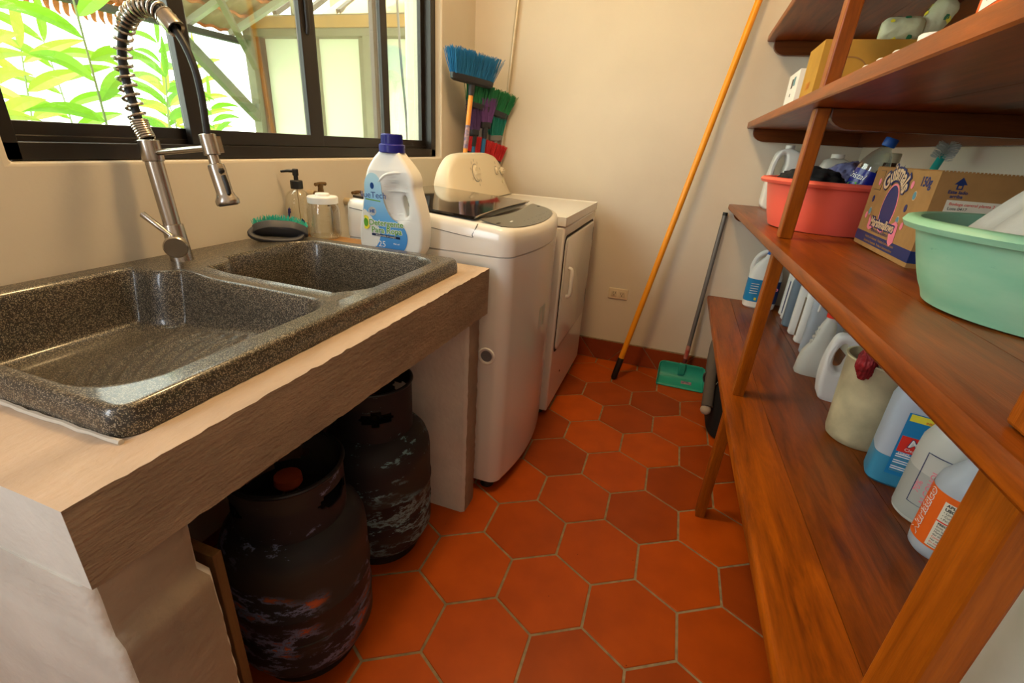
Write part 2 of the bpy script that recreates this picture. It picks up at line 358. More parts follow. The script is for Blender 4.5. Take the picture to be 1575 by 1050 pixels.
# ------------------------------------------------------------------ window (sliding, dark frame)
def window():
    X0, X1 = -1.295, -1.232
    bm = bmesh.new()
    fw = .045
    box(bm, X0, X1, WY0+.006, WY1-.006, WZ0+.002, WZ0+.036); box(bm, X0, X1, WY0+.006, WY1-.006, WZ1-.04, WZ1-.002)
    box(bm, X0, X1, WY0+.006, WY0+.036, WZ0+.002, WZ1-.002); box(bm, X0, X1, WY1-.05, WY1-.006, WZ0+.002, WZ1-.002)
    box(bm, X0+.022, X0+.032, WY0+.03, WY1-.03, WZ0+.03, WZ0+.048)
    root = struct(finish(bm, 'window_1', M_['aluminium'], bevel=.002, smooth=False))
    def sash(y0, y1, xa, xb, wl, wr):
        b = bmesh.new()
        box(b, xa, xb, y0, y1, WZ0+.036, WZ0+.074); box(b, xa, xb, y0, y1, WZ1-.08, WZ1-.04)
        box(b, xa, xb, y0, y0+wl, WZ0+.07, WZ1-.08); box(b, xa, xb, y1-wr, y1, WZ0+.07, WZ1-.08)
        o = finish(b, 'sash', M_['aluminium'], root, bevel=.002, smooth=False)
        b = bmesh.new(); xm = (xa+xb)/2; box(b, xm-.002, xm+.002, y0+wl, y1-wr, WZ0+.072, WZ1-.078)
        finish(b, 'pane', M_['pane'], o, smooth=False)
        return o
    sash(.606, 1.035, -1.288, -1.268, .02, .03)
    s2 = sash(.985, 1.49, -1.258, -1.238, .042, .062)
    s3 = sash(1.455, 1.925, -1.262, -1.242, .045, .045)
    sash(1.87, 2.285, -1.29, -1.27, .03, .04)
    # latch of the sliding sash
    b = bmesh.new(); tube(b, [(-1.238, 1.455, 1.48), (-1.2335, 1.455, 1.50), (-1.2335, 1.455, 1.62)], .008, 10); finish(b, 'latch', M_['black'], s2)
    b = bmesh.new(); box(b, -1.2335, -1.2285, 1.450, 1.460, 1.532, 1.545); finish(b, 'latch_mark', M_['red'], s2)
    b = bmesh.new(); box(b, -1.266, -1.258, 1.03, 1.045, WZ0+.05, WZ1-.06); finish(b, 'track_strip', M_['alu_side'], root, smooth=False)
window()

# ------------------------------------------------------------------ sink counter
def counter():
    root = thing('sink_counter', 'rough concrete counter on two piers carrying the speckled sink under the window', 'counter', (-.85, .73, 0))
    def loc(bm): bm.transform(Matrix.Translation((.85, -.73, 0)))
    bm = bmesh.new(); rnd = random.Random(5)
    hx0, hx1, hy0, hy1 = -1.145, -.595, .33, 1.15
    xs = [WX+.001, hx0] + [hx0+(hx1-hx0)*i/10 for i in range(1, 10)] + [hx1, -.565, -.53, -.5]
    n = 90; ys = sorted(set([.19+(1.275-.19)*i/n for i in range(n+1)]))
    V = {}
    def zb(y): return .742 if False else .708+(1.275-y)/(1.275-.19)*.038
    def nz(k): return (rnd.random()-.5)*k
    T = [[bm.verts.new((x if x < -.51 else x+nz(.0014), y, .852+(nz(.0015) if x < -.51 else nz(.003)-.001))) for x in xs] for y in ys]
    B = [[bm.verts.new((x if x < -.51 else x+nz(.0015), y, zb(y)+(nz(.003) if x > -.51 else 0))) for x in xs] for y in ys]
    hole = lambda i, j: (hx0-1e-6 <= xs[i] and xs[i+1] <= hx1+1e-6) and (ys[j] >= hy0 and ys[j+1] <= hy1)
    for j in range(len(ys)-1):
        for i in range(len(xs)-1):
            if hole(i, j): continue
            bm.faces.new((T[j][i], T[j][i+1], T[j+1][i+1], T[j+1][i])); bm.faces.new((B[j][i], B[j+1][i], B[j+1][i+1], B[j][i+1]))
    bm.edges.ensure_lookup_table()
    be = [e for e in bm.edges if e.is_boundary and e.verts[0].co.z > .8]
    mp = {}
    for j in range(len(ys)):
        for i in range(len(xs)): mp[T[j][i]] = B[j][i]
    for e in be:
        a, b = e.verts; bm.faces.new((a, b, mp[b], mp[a]))
    bmesh.ops.recalc_face_normals(bm, faces=bm.faces); loc(bm)
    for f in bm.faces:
        if abs(f.normal.z) < .7: f.material_index = 2 if f.normal.y < -.8 else 1  # upright faces take the shade-darkened tone, near end the pale pier render
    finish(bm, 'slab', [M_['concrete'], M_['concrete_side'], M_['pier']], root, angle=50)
    # piers with rough corners
    for (y0, y1, xf, ztop) in ((.188, .303, -.505, .746), (1.167, 1.256, -.515, .712)):
        bm = bmesh.new(); nzs = 46; secs = []
        for k in range(nzs+1):
            z = ztop*k/nzs; bul = .010 if (z < .66 and y0 < .5) else 0
            r = (rnd.random()-.5)*.0022
            yb = y1+bul*.8+r
            secs.append([(WX+.002, y0, z), (xf-.012+bul, y0, z), (xf+bul+r, y0+.008, z), (xf+bul-r, (y0+y1)/2, z), (xf+bul+r, yb-.008, z), (xf-.012+bul, yb, z), (WX+.002, y1, z)])
        loft(bm, secs); bmesh.ops.recalc_face_normals(bm, faces=bm.faces); loc(bm)
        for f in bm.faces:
            if f.normal.x > .6 or (f.normal.y > .6 and y0 > .5) : f.material_index = 1  # these faces get the tone with painted shade
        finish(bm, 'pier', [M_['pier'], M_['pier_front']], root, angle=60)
counter()

# ------------------------------------------------------------------ sink (height field, sculpted)
def sdrr(x, y, x0, x1, y0, y1, r):
    cx, cy = (x0+x1)/2, (y0+y1)/2; qx = abs(x-cx)-(x1-x0)/2+r; qy = abs(y-cy)-(y1-y0)/2+r
    return math.hypot(max(qx, 0), max(qy, 0))+min(max(qx, qy), 0)-r
def sst(a, b, x):
    t = min(1, max(0, (x-a)/(b-a))); return t*t*(3-2*t)
def sink():
    X0, X1, Y0, Y1 = -1.195, -.556, .283, 1.195
    ZR = .890
    def h(x, y):
        # rim plane, gently crowned, rounded outer edge
        d = sdrr(x, y, X0, X1, Y0, Y1, .03)
        e = min(1, max(0, -d/.012)); z = .866+(ZR-.866)*math.sqrt(max(0, 1-(1-e)**2))
        # divider a bit lower than the rim in its front half
        dv = math.exp(-((y-.757)/.03)**2)*sst(-1.02, -.93, x)*sst(-.60, -.66, x)
        z -= .010*dv
        # bowl one: shallow scrub board bowl
        d1 = sdrr(x, y, -1.135, -.610, .312, .728, .075)
        # corner cut for the faucet deck
        d1 = max(d1, -(sdrr(x, y, -1.25, -1.03, .69, .90, .05)))
        d2 = sdrr(x, y, -1.055, -.604, .785, 1.145, .07)
        d2 = max(d2, -(sdrr(x, y, -1.25, -1.01, .70, .87, .045)))
        def bowl(z, d, zf, wid):
            if d >= .006: return z
            t = min(1, max(0, (.006-d)/wid)); k = t*t*(3-2*t)
            k2 = 1-(1-min(1, max(0, (.006-d)/(wid*1.9))))**2.2
            return z+(zf-z)*(.72*k+.28*k2)
        fl = .765+.035*sst(-1.05, -.62, x)
        u = (x+1.0)*.8+(y-.33)*.55
        band = sst(.03, .07, -d1)*sst(-1.03, -.95, x)
        rid = .0032*math.sin((x*1.0+.35*math.sin((y-.30)*4.2))*2*PI/.034)*band
        z1 = bowl(z, d1, fl+rid, .034)
        z2 = bowl(z1, d2, .70, .040)
        return z2
    st = .0042; nx = int((X1-X0)/st); ny = int((Y1-Y0)/st)
    bm = bmesh.new()
    G = []
    for j in range(ny+1):
        row = []
        for i in range(nx+1):
            x = X0+(X1-X0)*i/nx; y = Y0+(Y1-Y0)*j/ny
            d = sdrr(x, y, X0, X1, Y0, Y1, .03)
            if d > 0:  # pull corner points onto the rounded outline
                cx = min(max(x, X0+.03), X1-.03); cy = min(max(y, Y0+.03), Y1-.03); k = .03/math.hypot(x-cx, y-cy); x = cx+(x-cx)*k; y = cy+(y-cy)*k
            row.append(bm.verts.new((x, y, h(x, y))))
        G.append(row)
    for j in range(ny):
        for i in range(nx):
            try: bm.faces.new((G[j][i], G[j][i+1], G[j+1][i+1], G[j+1][i]))
            except ValueError: pass
    # skirt down to the slab
    per = G[0]+[G[j][nx] for j in range(1, ny+1)]+[G[ny][i] for i in range(nx-1, -1, -1)]+[G[j][0] for j in range(ny-1, 0, -1)]
    lo = [bm.verts.new((v.co.x, v.co.y, .8535)) for v in per]
    ring_faces(bm, [lo, per])
    bmesh.ops.recalc_face_normals(bm, faces=bm.faces)
    o = finish(bm, 'double_sink', M_['sink'], angle=60)
    return tag(o, 'dark speckled double bowl laundry sink with a ribbed scrub board in its near bowl', 'sink')
sink()

# caulk along the rim? kept as a thin pale bead on the slab
bm = bmesh.new(); rnd = random.Random(2)
pts = [(-1.19, .280, .8545)]+[(-1.19+.63*i/40, .280+rnd.uniform(-.0012, .0012), .8545) for i in range(1, 40)]+[(-.556, .282, .8545)]
tube(bm, pts, [.0025+rnd.random()*.0015 for _ in pts], 6)
tag(finish(bm, 'caulk_bead', mat('pale_caulk', (.55, .50, .42), .7)), 'pale bead of dried caulk along the near end of the speckled sink', 'caulk')

# ------------------------------------------------------------------ faucet
def faucet():
    root = thing('spring_faucet', 'brushed steel pull-down faucet with a coiled spring neck behind the sink bowls', 'faucet', (-1.112, .796, .885))
    O = Vector((-1.112, .796, .885))
    L = lambda p: tuple(Vector(p)-O)
    y = .796
    bm = bmesh.new()
    A, B = Vector((-1.108, y, .880)), Vector((-1.136, y, 1.155))
    M, ln = axis_m(L(A), L(B))
    lathe(bm, [(.030, 0), (.030, .004), (.024, .007), (.022, .09), (.0215, .093), (.018, .094), (.018, ln-.045), (.0205, ln-.044), (.0215, ln-.04), (.0215, ln-.002), (.019, ln)], 32, M=M)
    finish(bm, 'body', M_['steel'], root)
    # valve barrel with lever
    bm = bmesh.new(); p0 = Vector((-1.112, y, .935)); p1 = Vector((-1.067, y-.040, .931)); M, ln = axis_m(L(p0), L(p1))
    lathe(bm, [(.018, -.005), (.0185, ln*.6), (.0235, ln*.62), (.0245, ln*.72), (.0245, ln-.003), (.022, ln)], 32, M=M)
    v = finish(bm, 'valve_barrel', M_['steel'], root)
    bm = bmesh.new(); q0 = Vector((-1.090, y-.02, .945)); q1 = Vector((-1.165, y-.03, .995))
    tube(bm, [L(q0), L(q0.lerp(q1, .3)), L(q0.lerp(q1, .32)), L(q1.lerp(q0, .01)), L(q1)], [.0045, .005, .0062, .0075, .005], 16)
    finish(bm, 'lever', M_['steel'], v)
    # path of the neck
    path = [(-1.136, y, 1.155), (-1.149, y, 1.185), (-1.155, y, 1.225), (-1.161, y, 1.265), (-1.159, y, 1.308), (-1.145, y, 1.346), (-1.124, y, 1.373), (-1.098, y, 1.392), (-1.058, y, 1.401), (-1.026, y, 1.392), (-1.004, y, 1.375)]
    P = smoothpts([L(p) for p in path], 8)
    cum = [0]
    for a, b in zip(P[:-1], P[1:]): cum.append(cum[-1]+(b-a).length)
    def at(s):
        s = min(max(s, 0), cum[-1]-1e-6)
        for i in range(len(P)-1):
            if cum[i+1] >= s:
                t = (s-cum[i])/(cum[i+1]-cum[i]); p = P[i].lerp(P[i+1], t)
                i0, i1 = max(i-1, 0), min(i+2, len(P)-1); d = (P[i1]-P[i0]).normalized(); return p, d
    tot = cum[-1]
    bm = bmesh.new(); tube(bm, P, .0085, 14); finish(bm, 'inner_hose', M_['blackhose'], root)
    pts = []; s = 0.0; ph = 0.0; dense = .042
    while s < tot-.004:
        pitch = .0052 if s < dense else (.0185 if s < tot*.60 else .0125)
        R_ = .0150 if s < dense else .0158
        p, d = at(s); a = Vector((0, 1, 0)); b = d.cross(a).normalized()
        pts.append(p+a*R_*math.cos(ph)+b*R_*math.sin(ph)); ph += 2*PI/14; s += pitch/14
    bm = bmesh.new(); tube(bm, pts, .0031, 7); finish(bm, 'spring_coil', M_['steel'], root)
    # end cap of the spring, and pull-out hose
    p, d = at(tot-.012); M, _ = axis_m(p, p+d)
    bm = bmesh.new(); lathe(bm, [(.011, .030), (.0165, .032), (.0175, .028), (.0175, 0), (.016, -.002), (.010, -.001)], 28, M=M, cap0=False); finish(bm, 'end_cap', M_['steel'], root)
    hose = [(-1.008, y, 1.378), (-.985, y, 1.352), (-.968, y, 1.322), (-.957, y, 1.285), (-.954, y, 1.235), (-.957, y, 1.165)]
    bm = bmesh.new(); tube(bm, smoothpts([L(p) for p in hose], 8), .0068, 14); finish(bm, 'pull_hose', M_['blackhose'], root)
    # arm and holder
    bm = bmesh.new(); tube(bm, [L((-1.125, y, 1.129)), L((-.968, y, 1.148))], .0062, 14); arm = finish(bm, 'holder_arm', M_['steel'], root)
    H0, H1 = Vector((-.958, y, 1.176)), Vector((-.952, y, 1.136)); M, ln = axis_m(L(H0), L(H1))
    bm = bmesh.new(); lathe(bm, [(.0145, 0), (.016, .001), (.016, ln-.001), (.0145, ln)], 24, M=M); box(bm, .008, .024, -.008, .008, .004, ln-.004, M=M); finish(bm, 'holder_ring', M_['steel'], arm)
    # spray head
    S0, S1 = Vector((-.953, y, 1.140)), Vector((-.930, y, 1.036)); M, ln = axis_m(L(S0), L(S1))
    bm = bmesh.new(); lathe(bm, [(.0105, 0), (.011, .022), (.0155, .024), (.0165, .030), (.0165, ln-.026), (.019, ln-.018), (.0235, ln-.010), (.0235, ln-.003), (.022, ln)], 32, M=M)
    sp = finish(bm, 'spray_head', M_['steel'], root)
    bm = bmesh.new(); lathe(bm, [(.0195, ln), (.0185, ln+.0015)], 24, M=M); finish(bm, 'nozzle_face', M_['dark_grey'], sp)
    bm = bmesh.new(); M2, _ = axis_m(L(S0.lerp(S1, .36)+Vector((.0165, -.006, .004))), L(S0.lerp(S1, .36)+Vector((.024, -.008, .006))))
    lathe(bm, [(.0055, 0), (.0055, .004), (.004, .005)], 14, M=M2)
    tube(bm, [L(S0.lerp(S1, t)+Vector((.0172+.002*math.sin((t-.45)/.35*PI), -.005, .004))) for t in (.45, .52, .6, .7, .8)], .0045, 10)
    finish(bm, 'spray_button', M_['black'], sp)
faucet()

# ================================================================== shelf unit
def z3(y): return .980+.0225*(2.7-y)
Z4P = [(2.7, .495), (1.98, .505), (1.47, .516), (1.07, .537), (.715, .562), (.485, .580), (.2, .590)]
def z4(y):
    for (a, za), (b, zb) in zip(Z4P[:-1], Z4P[1:]):
        if b <= y <= a: return zb+(za-zb)*(y-b)/(a-b)
    return Z4P[0][1] if y > 2.7 else Z4P[-1][1]
def z2(y): return 1.357-.0072*(2.7-y)
def z1(y): return 1.711
EX = .232
def shelf_unit():
    root = thing('wooden_shelf_unit', 'varnished reddish-brown wooden shelving of four long boards along the right wall', 'shelves', (.48, 1.45, 0))
    T = Matrix.Translation((-.48, -1.45, 0))
    rnd = random.Random(11)
    def board(zf, name, nose, seams):
        bm = bmesh.new(); cl_ = tone_layer(bm)
        ys = [.28+(2.697-.28)*i/24 for i in range(25)]
        edges = [EX]+seams+[.728]
        for a, b in zip(edges[:-1], edges[1:]):
            k = .78+.34*rnd.random(); n0 = len(bm.faces); secs = []
            g0 = .0006 if a > EX else 0; g1 = .0006 if b < .72 else 0
            for y in ys:
                z = zf(y); th = .027
                if a == EX:
                    r = nose; pr_ = [(a+r, z), (a+r*.3, z-r*.12), (a, z-r*.6), (a, z-th+r*.5), (a+r*.4, z-th), (b-g1, z-th), (b-g1, z)]
                else: pr_ = [(a+g0, z), (a+g0, z-th), (b-g1, z-th), (b-g1, z)]
                secs.append([(q[0], y, q[1]) for q in pr_])
            loft(bm, secs); bm.faces.ensure_lookup_table()
            for f in bm.faces[n0:]:
                for lp in f.loops: lp[cl_] = (k, k*.97, k*.95, 1)
        bmesh.ops.recalc_face_normals(bm, faces=bm.faces); bm.transform(T)
        finish(bm, name, M_['wood'], root, angle=38)
    board(z1, 'shelf_board', .006, [.40, .57]); board(z2, 'shelf_board', .006, [.41, .58])
    board(z3, 'shelf_board', .010, [.355, .53]); board(z4, 'shelf_board', .012, [.345, .53])
    def post(pa, pb, wx, wy):
        bm = bmesh.new(); (x0, y0, za), (x1, y1, zb) = pa, pb
        loft(bm, [[(x0, y0, za), (x0+wx, y0, za), (x0+wx, y0+wy, za), (x0, y0+wy, za)], [(x1, y1, zb), (x1+wx, y1, zb), (x1+wx, y1+wy, zb), (x1, y1+wy, zb)]])
        bm.transform(T); finish(bm, 'post', M_['wood_post'], root, smooth=False, bevel=.003)
    # far posts in segments between boards
    fx = lambda z: .256; fy = lambda z: 1.480-.075*z/1.35
    def seg(xb, yf, za, zb, wx, wy): post((xb, yf(za), za), (xb, yf(zb), zb), wx, wy)
    ez = .0005
    seg(.256, fy, 0, z4(1.46)-.027-ez, .032, .045); seg(.262, fy, z4(1.46)+ez, z3(1.43)-.027-ez, .032, .045)
    seg(.262, fy, z3(1.43)+ez, z2(1.40)-.027-ez*2, .032, .045); seg(.262, fy, z2(1.45)+ez, 1.684-ez, .032, .045); seg(.262, fy, 1.711+ez, 2.2, .032, .045)
    ny = lambda z: .352
    seg(.254, ny, 0, z4(.37)-.027-ez, .028, .052); seg(.254, ny, z4(.37)+ez, z3(.37)-.027-ez, .028, .052)
    seg(.254, ny, z3(.37)+ez, z2(.35)-.027-ez*2, .028, .052); seg(.254, ny, z2(.4)+ez, 1.684-ez, .028, .052); seg(.254, ny, 1.711+ez, 2.2, .028, .052)
    def cleat(y0, y1, x0, x1, zt, h):
        bm = bmesh.new(); P = []
        for k in range(7):
            t = PI/2*k/6; P.append((x0+.055*(1-math.sin(t)), zt-h+ (h*.75)*(1-math.cos(t))))
        P = list(reversed([(a, b) for a, b in P])); P = [(x0, zt)]+P+[(x1, zt-h), (x1, zt)]
        A = [bm.verts.new((a, y0, b)) for a, b in P]; B = [bm.verts.new((a, y1, b)) for a, b in P]
        bm.faces.new(A); bm.faces.new(list(reversed(B))); ring_faces(bm, [A, B]); bmesh.ops.recalc_face_normals(bm, faces=bm.faces)
        bm.transform(T); finish(bm, 'cleat', M_['wood_cleat'], root, smooth=False, bevel=.002)
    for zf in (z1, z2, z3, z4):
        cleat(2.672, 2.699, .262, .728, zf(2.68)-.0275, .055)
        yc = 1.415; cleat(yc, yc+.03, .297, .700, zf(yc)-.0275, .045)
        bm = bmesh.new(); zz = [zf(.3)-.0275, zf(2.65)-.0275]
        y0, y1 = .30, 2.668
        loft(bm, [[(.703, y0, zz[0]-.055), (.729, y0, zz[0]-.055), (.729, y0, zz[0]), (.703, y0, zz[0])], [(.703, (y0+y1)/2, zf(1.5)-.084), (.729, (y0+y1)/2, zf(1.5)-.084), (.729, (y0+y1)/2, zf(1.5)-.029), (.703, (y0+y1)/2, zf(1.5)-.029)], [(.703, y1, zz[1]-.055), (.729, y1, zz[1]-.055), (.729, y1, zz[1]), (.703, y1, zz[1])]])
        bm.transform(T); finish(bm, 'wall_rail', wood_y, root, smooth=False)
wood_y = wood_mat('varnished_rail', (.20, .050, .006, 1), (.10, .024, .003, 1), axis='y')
shelf_unit()

# ================================================================== washing machine
def washer():
    root = thing('washing_machine', 'white top-loading washing machine with a smoked glass lid beside the concrete counter', 'washing machine', (-.73, 1.58, 0))
    T = Matrix.Translation((.73, -1.58, 0)); yc, hw = 1.583, .288; xb, xs = -1.022, -.452
    def plan(inset=0, bow=.042, n=16):
        P = []; r = .045-inset*.5; y0, y1 = yc-hw+inset, yc+hw-inset
        fr = lambda y: xs-inset+bow*(1-((y-yc)/hw)**2)
        for k in range(7):
            t = PI/2*k/6; P.append((xb+inset+.03-.03*math.cos(t), y0+.03-.03*math.sin(t)))
        xc = fr(y0+r)-r
        for k in range(9):
            t = PI/2*k/8; P.append((xc+r*math.sin(t), y0+r-r*math.cos(t)))
        for k in range(1, n): 
            y = y0+r+(y1-y0-2*r)*k/n; P.append((fr(y), y))
        for k in range(9):
            t = PI/2*k/8; P.append((xc+r*math.cos(t), y1-r+r*math.sin(t)))
        for k in range(7):
            t = PI/2*k/6; P.append((xb+inset+.03-.03*math.sin(t), y1-.03+.03*math.cos(t)))
        return P
    def ztop(x):
        if x > -.55: return .955+(-.42-x)*.19
        return .98+(-.55-x)*.055
    bm = bmesh.new(); secs = []
    for z, i in ((.040, .012), (.046, .004), (.060, .002), (.30, .000), (.60, -.001), (.878, 0), (.8805, .004)):
        secs.append([(x, y, z) for x, y in plan(i)])
    loft(bm, secs); bm.transform(T); finish(bm, 'cabinet', M_['enamel'], root)
    # top cover
    bm = bmesh.new(); P0 = plan(.004); secs = [[(x, y, .8815) for x, y in P0], [(x, y, .8835) for x, y in plan(-.001)]]
    secs.append([(x, y, .90+(ztop(x)-.90)*.3) for x, y in plan(-.001)])
    for i, d in ((.001, .022), (.006, .008), (.016, .001), (.03, 0)):
        secs.append([(x, y, ztop(x)-d) for x, y in plan(i)])
    loft(bm, secs); bm.transform(T); finish(bm, 'top_cover', M_['enamel'], root)
    # side seam of the lid frame
    bm = bmesh.new(); tube(bm, smoothpts([(-1.0, yc-hw+.0005, .975), (-.75, yc-hw+.0005, .950), (-.58, yc-hw+.0005, .932), (-.568, yc-hw+.0005, .940), (-.553, yc-hw+.006, .972)], 5), .0012, 6); bm.transform(T); finish(bm, 'lid_seam', M_['dark_grey'], root)
    # glass lid
    def patch(xa, xb_, ya, yb, zoff, nm, mt, th=.004, dome=0.0, nx=26, ny=26):
        bm = bmesh.new(); g = []
        for j in range(ny+1):
            v = j/ny; row = []
            for i in range(nx+1):
                u = i/nx; y = ya+(yb-ya)*v; x0 = xa(v); x1 = xb_(v); x = x0+(x1-x0)*u
                row.append(bm.verts.new((x, y, ztop(x)+zoff+dome*math.sin(PI*min(1, max(0, u)))*math.sin(PI*v))))
            g.append(row)
        for j in range(ny):
            for i in range(nx): bm.faces.new((g[j][i], g[j][i+1], g[j+1][i+1], g[j+1][i]))
        ex = bmesh.ops.extrude_face_region(bm, geom=bm.faces[:]); vs = [q for q in ex['geom'] if isinstance(q, bmesh.types.BMVert)]
        for q in vs: q.co.z -= th
        bmesh.ops.recalc_face_normals(bm, faces=bm.faces); bm.transform(T); return finish(bm, nm, mt, root, angle=30)
    edge = lambda v: -.572-.012*math.sin(PI*v)-.02*(v-.5)*0
    lid = patch(lambda v: -1.0, edge, yc-hw+.022, yc+hw-.022, .0075, 'glass_lid', M_['glass_dark'], .007, dome=.006)
    bm = bmesh.new()
    g0 = [(-.572-.012*math.sin(PI*v), yc-hw+.024+(2*hw-.048)*v) for v in [k/24 for k in range(25)]]
    g1 = [(x+.030*math.sin(PI*v)**1.0+.001, y) for (x, y), v in zip(g0, [k/24 for k in range(25)])]
    A = [bm.verts.new((x+.002, y, ztop(x)+.0025)) for x, y in g0]; B = [bm.verts.new((x, y, ztop(x)+.0028)) for x, y in g1]
    ring_faces(bm, [A, B], close=False); bm.transform(T); finish(bm, 'handle_recess', M_['black'], root)
    bm = bmesh.new(); tube(bm, [(x+.004*0+.004, y, ztop(x)+.007) for x, y in g0], .0022, 6); bm.transform(T); finish(bm, 'lid_lip', M_['steel'], lid)
    bm = bmesh.new(); tube(bm, [(-1.004, yc-.12, 1.013), (-1.002, yc-.03, 1.016)], .004, 8); bm.transform(T); finish(bm, 'hinge', M_['dark_grey'], lid)
    # control panel
    def fr(v):
        y = yc-hw+.024+(2*hw-.048)*v; return xs-.020+.042*(1-((y-yc)/hw)**2)-.022*(abs(2*v-1)**8)
    patch(lambda v: -.556+.022*math.sin(PI*v), fr, yc-hw+.026, yc+hw-.026, .0022, 'control_panel', M_['panel'], .003)
    # printed marks
    def mark(x, y, dx, dy, mt=M_['grey_ink']):
        b = bmesh.new(); M = Matrix.Translation((x, y, ztop(x)+.0026)) @ Matrix.Rotation(math.atan(.19), 4, 'Y')
        box(b, -dx/2, dx/2, -dy/2, dy/2, 0, .0006, M=M); b.transform(T); return b
    for k in range(7):
        for r_ in range(2): finish(mark(-.468+.022*r_, 1.49+.045*k, .003, .018 if (k+r_) % 3 else .010), 'button_mark', M_['grey_ink'], root, smooth=False)
    finish(mark(-.49, 1.42, .005, .022), 'button_mark', M_['label_white'], root, smooth=False)
    finish(mark(-.505, 1.345, .007, .024), 'status_window', M_['black'], root, smooth=False); finish(mark(-.52, 1.82, .007, .024), 'status_window', M_['black'], root, smooth=False)
    # grip recess on the side
    bm = bmesh.new(); M, _ = axis_m((-.505, yc-hw-.0005, .553), (-.505, yc-hw-.0045, .553))
    lathe(bm, [(.030, 0), (.030, .002), (.027, .004), (.021, .003), (.019, .0005)], 28, M=M, cap0=False, cap1=False); bm.transform(T); g = finish(bm, 'grip_ring', M_['enamel'], root)
    bm = bmesh.new(); lathe(bm, [(.0192, -.001), (.0192, .0012)], 28, M=M); bm.transform(T); finish(bm, 'grip_hollow', mat('hollow_grey', (.16, .16, .17), .7), g)
    # pale square sticker residue and base
    bm = bmesh.new(); y = 1.60; box(bm, -.4105, -.4092, 1.56, 1.63, .575, .655); bm.transform(T); finish(bm, 'faded_sticker', mat('faded_sticker', (.48, .56, .50), .5), root, smooth=False, label='faded pale green sticker')
    bm = bmesh.new(); loft(bm, [[(x, y, .022) for x, y in plan(.035)], [(x, y, .0395) for x, y in plan(.03)]]); bm.transform(T); finish(bm, 'base_plate', M_['dark_grey'], root)
    for px_, py in ((-.50, 1.345), (-.50, 1.82), (-.97, 1.345), (-.97, 1.82)):
        bm = bmesh.new(); lathe(bm, [(.024, 0), (.026, .004), (.022, .022)], 20, c=(px_, py, 0)); bm.transform(T); finish(bm, 'foot', M_['black'], root)
washer()

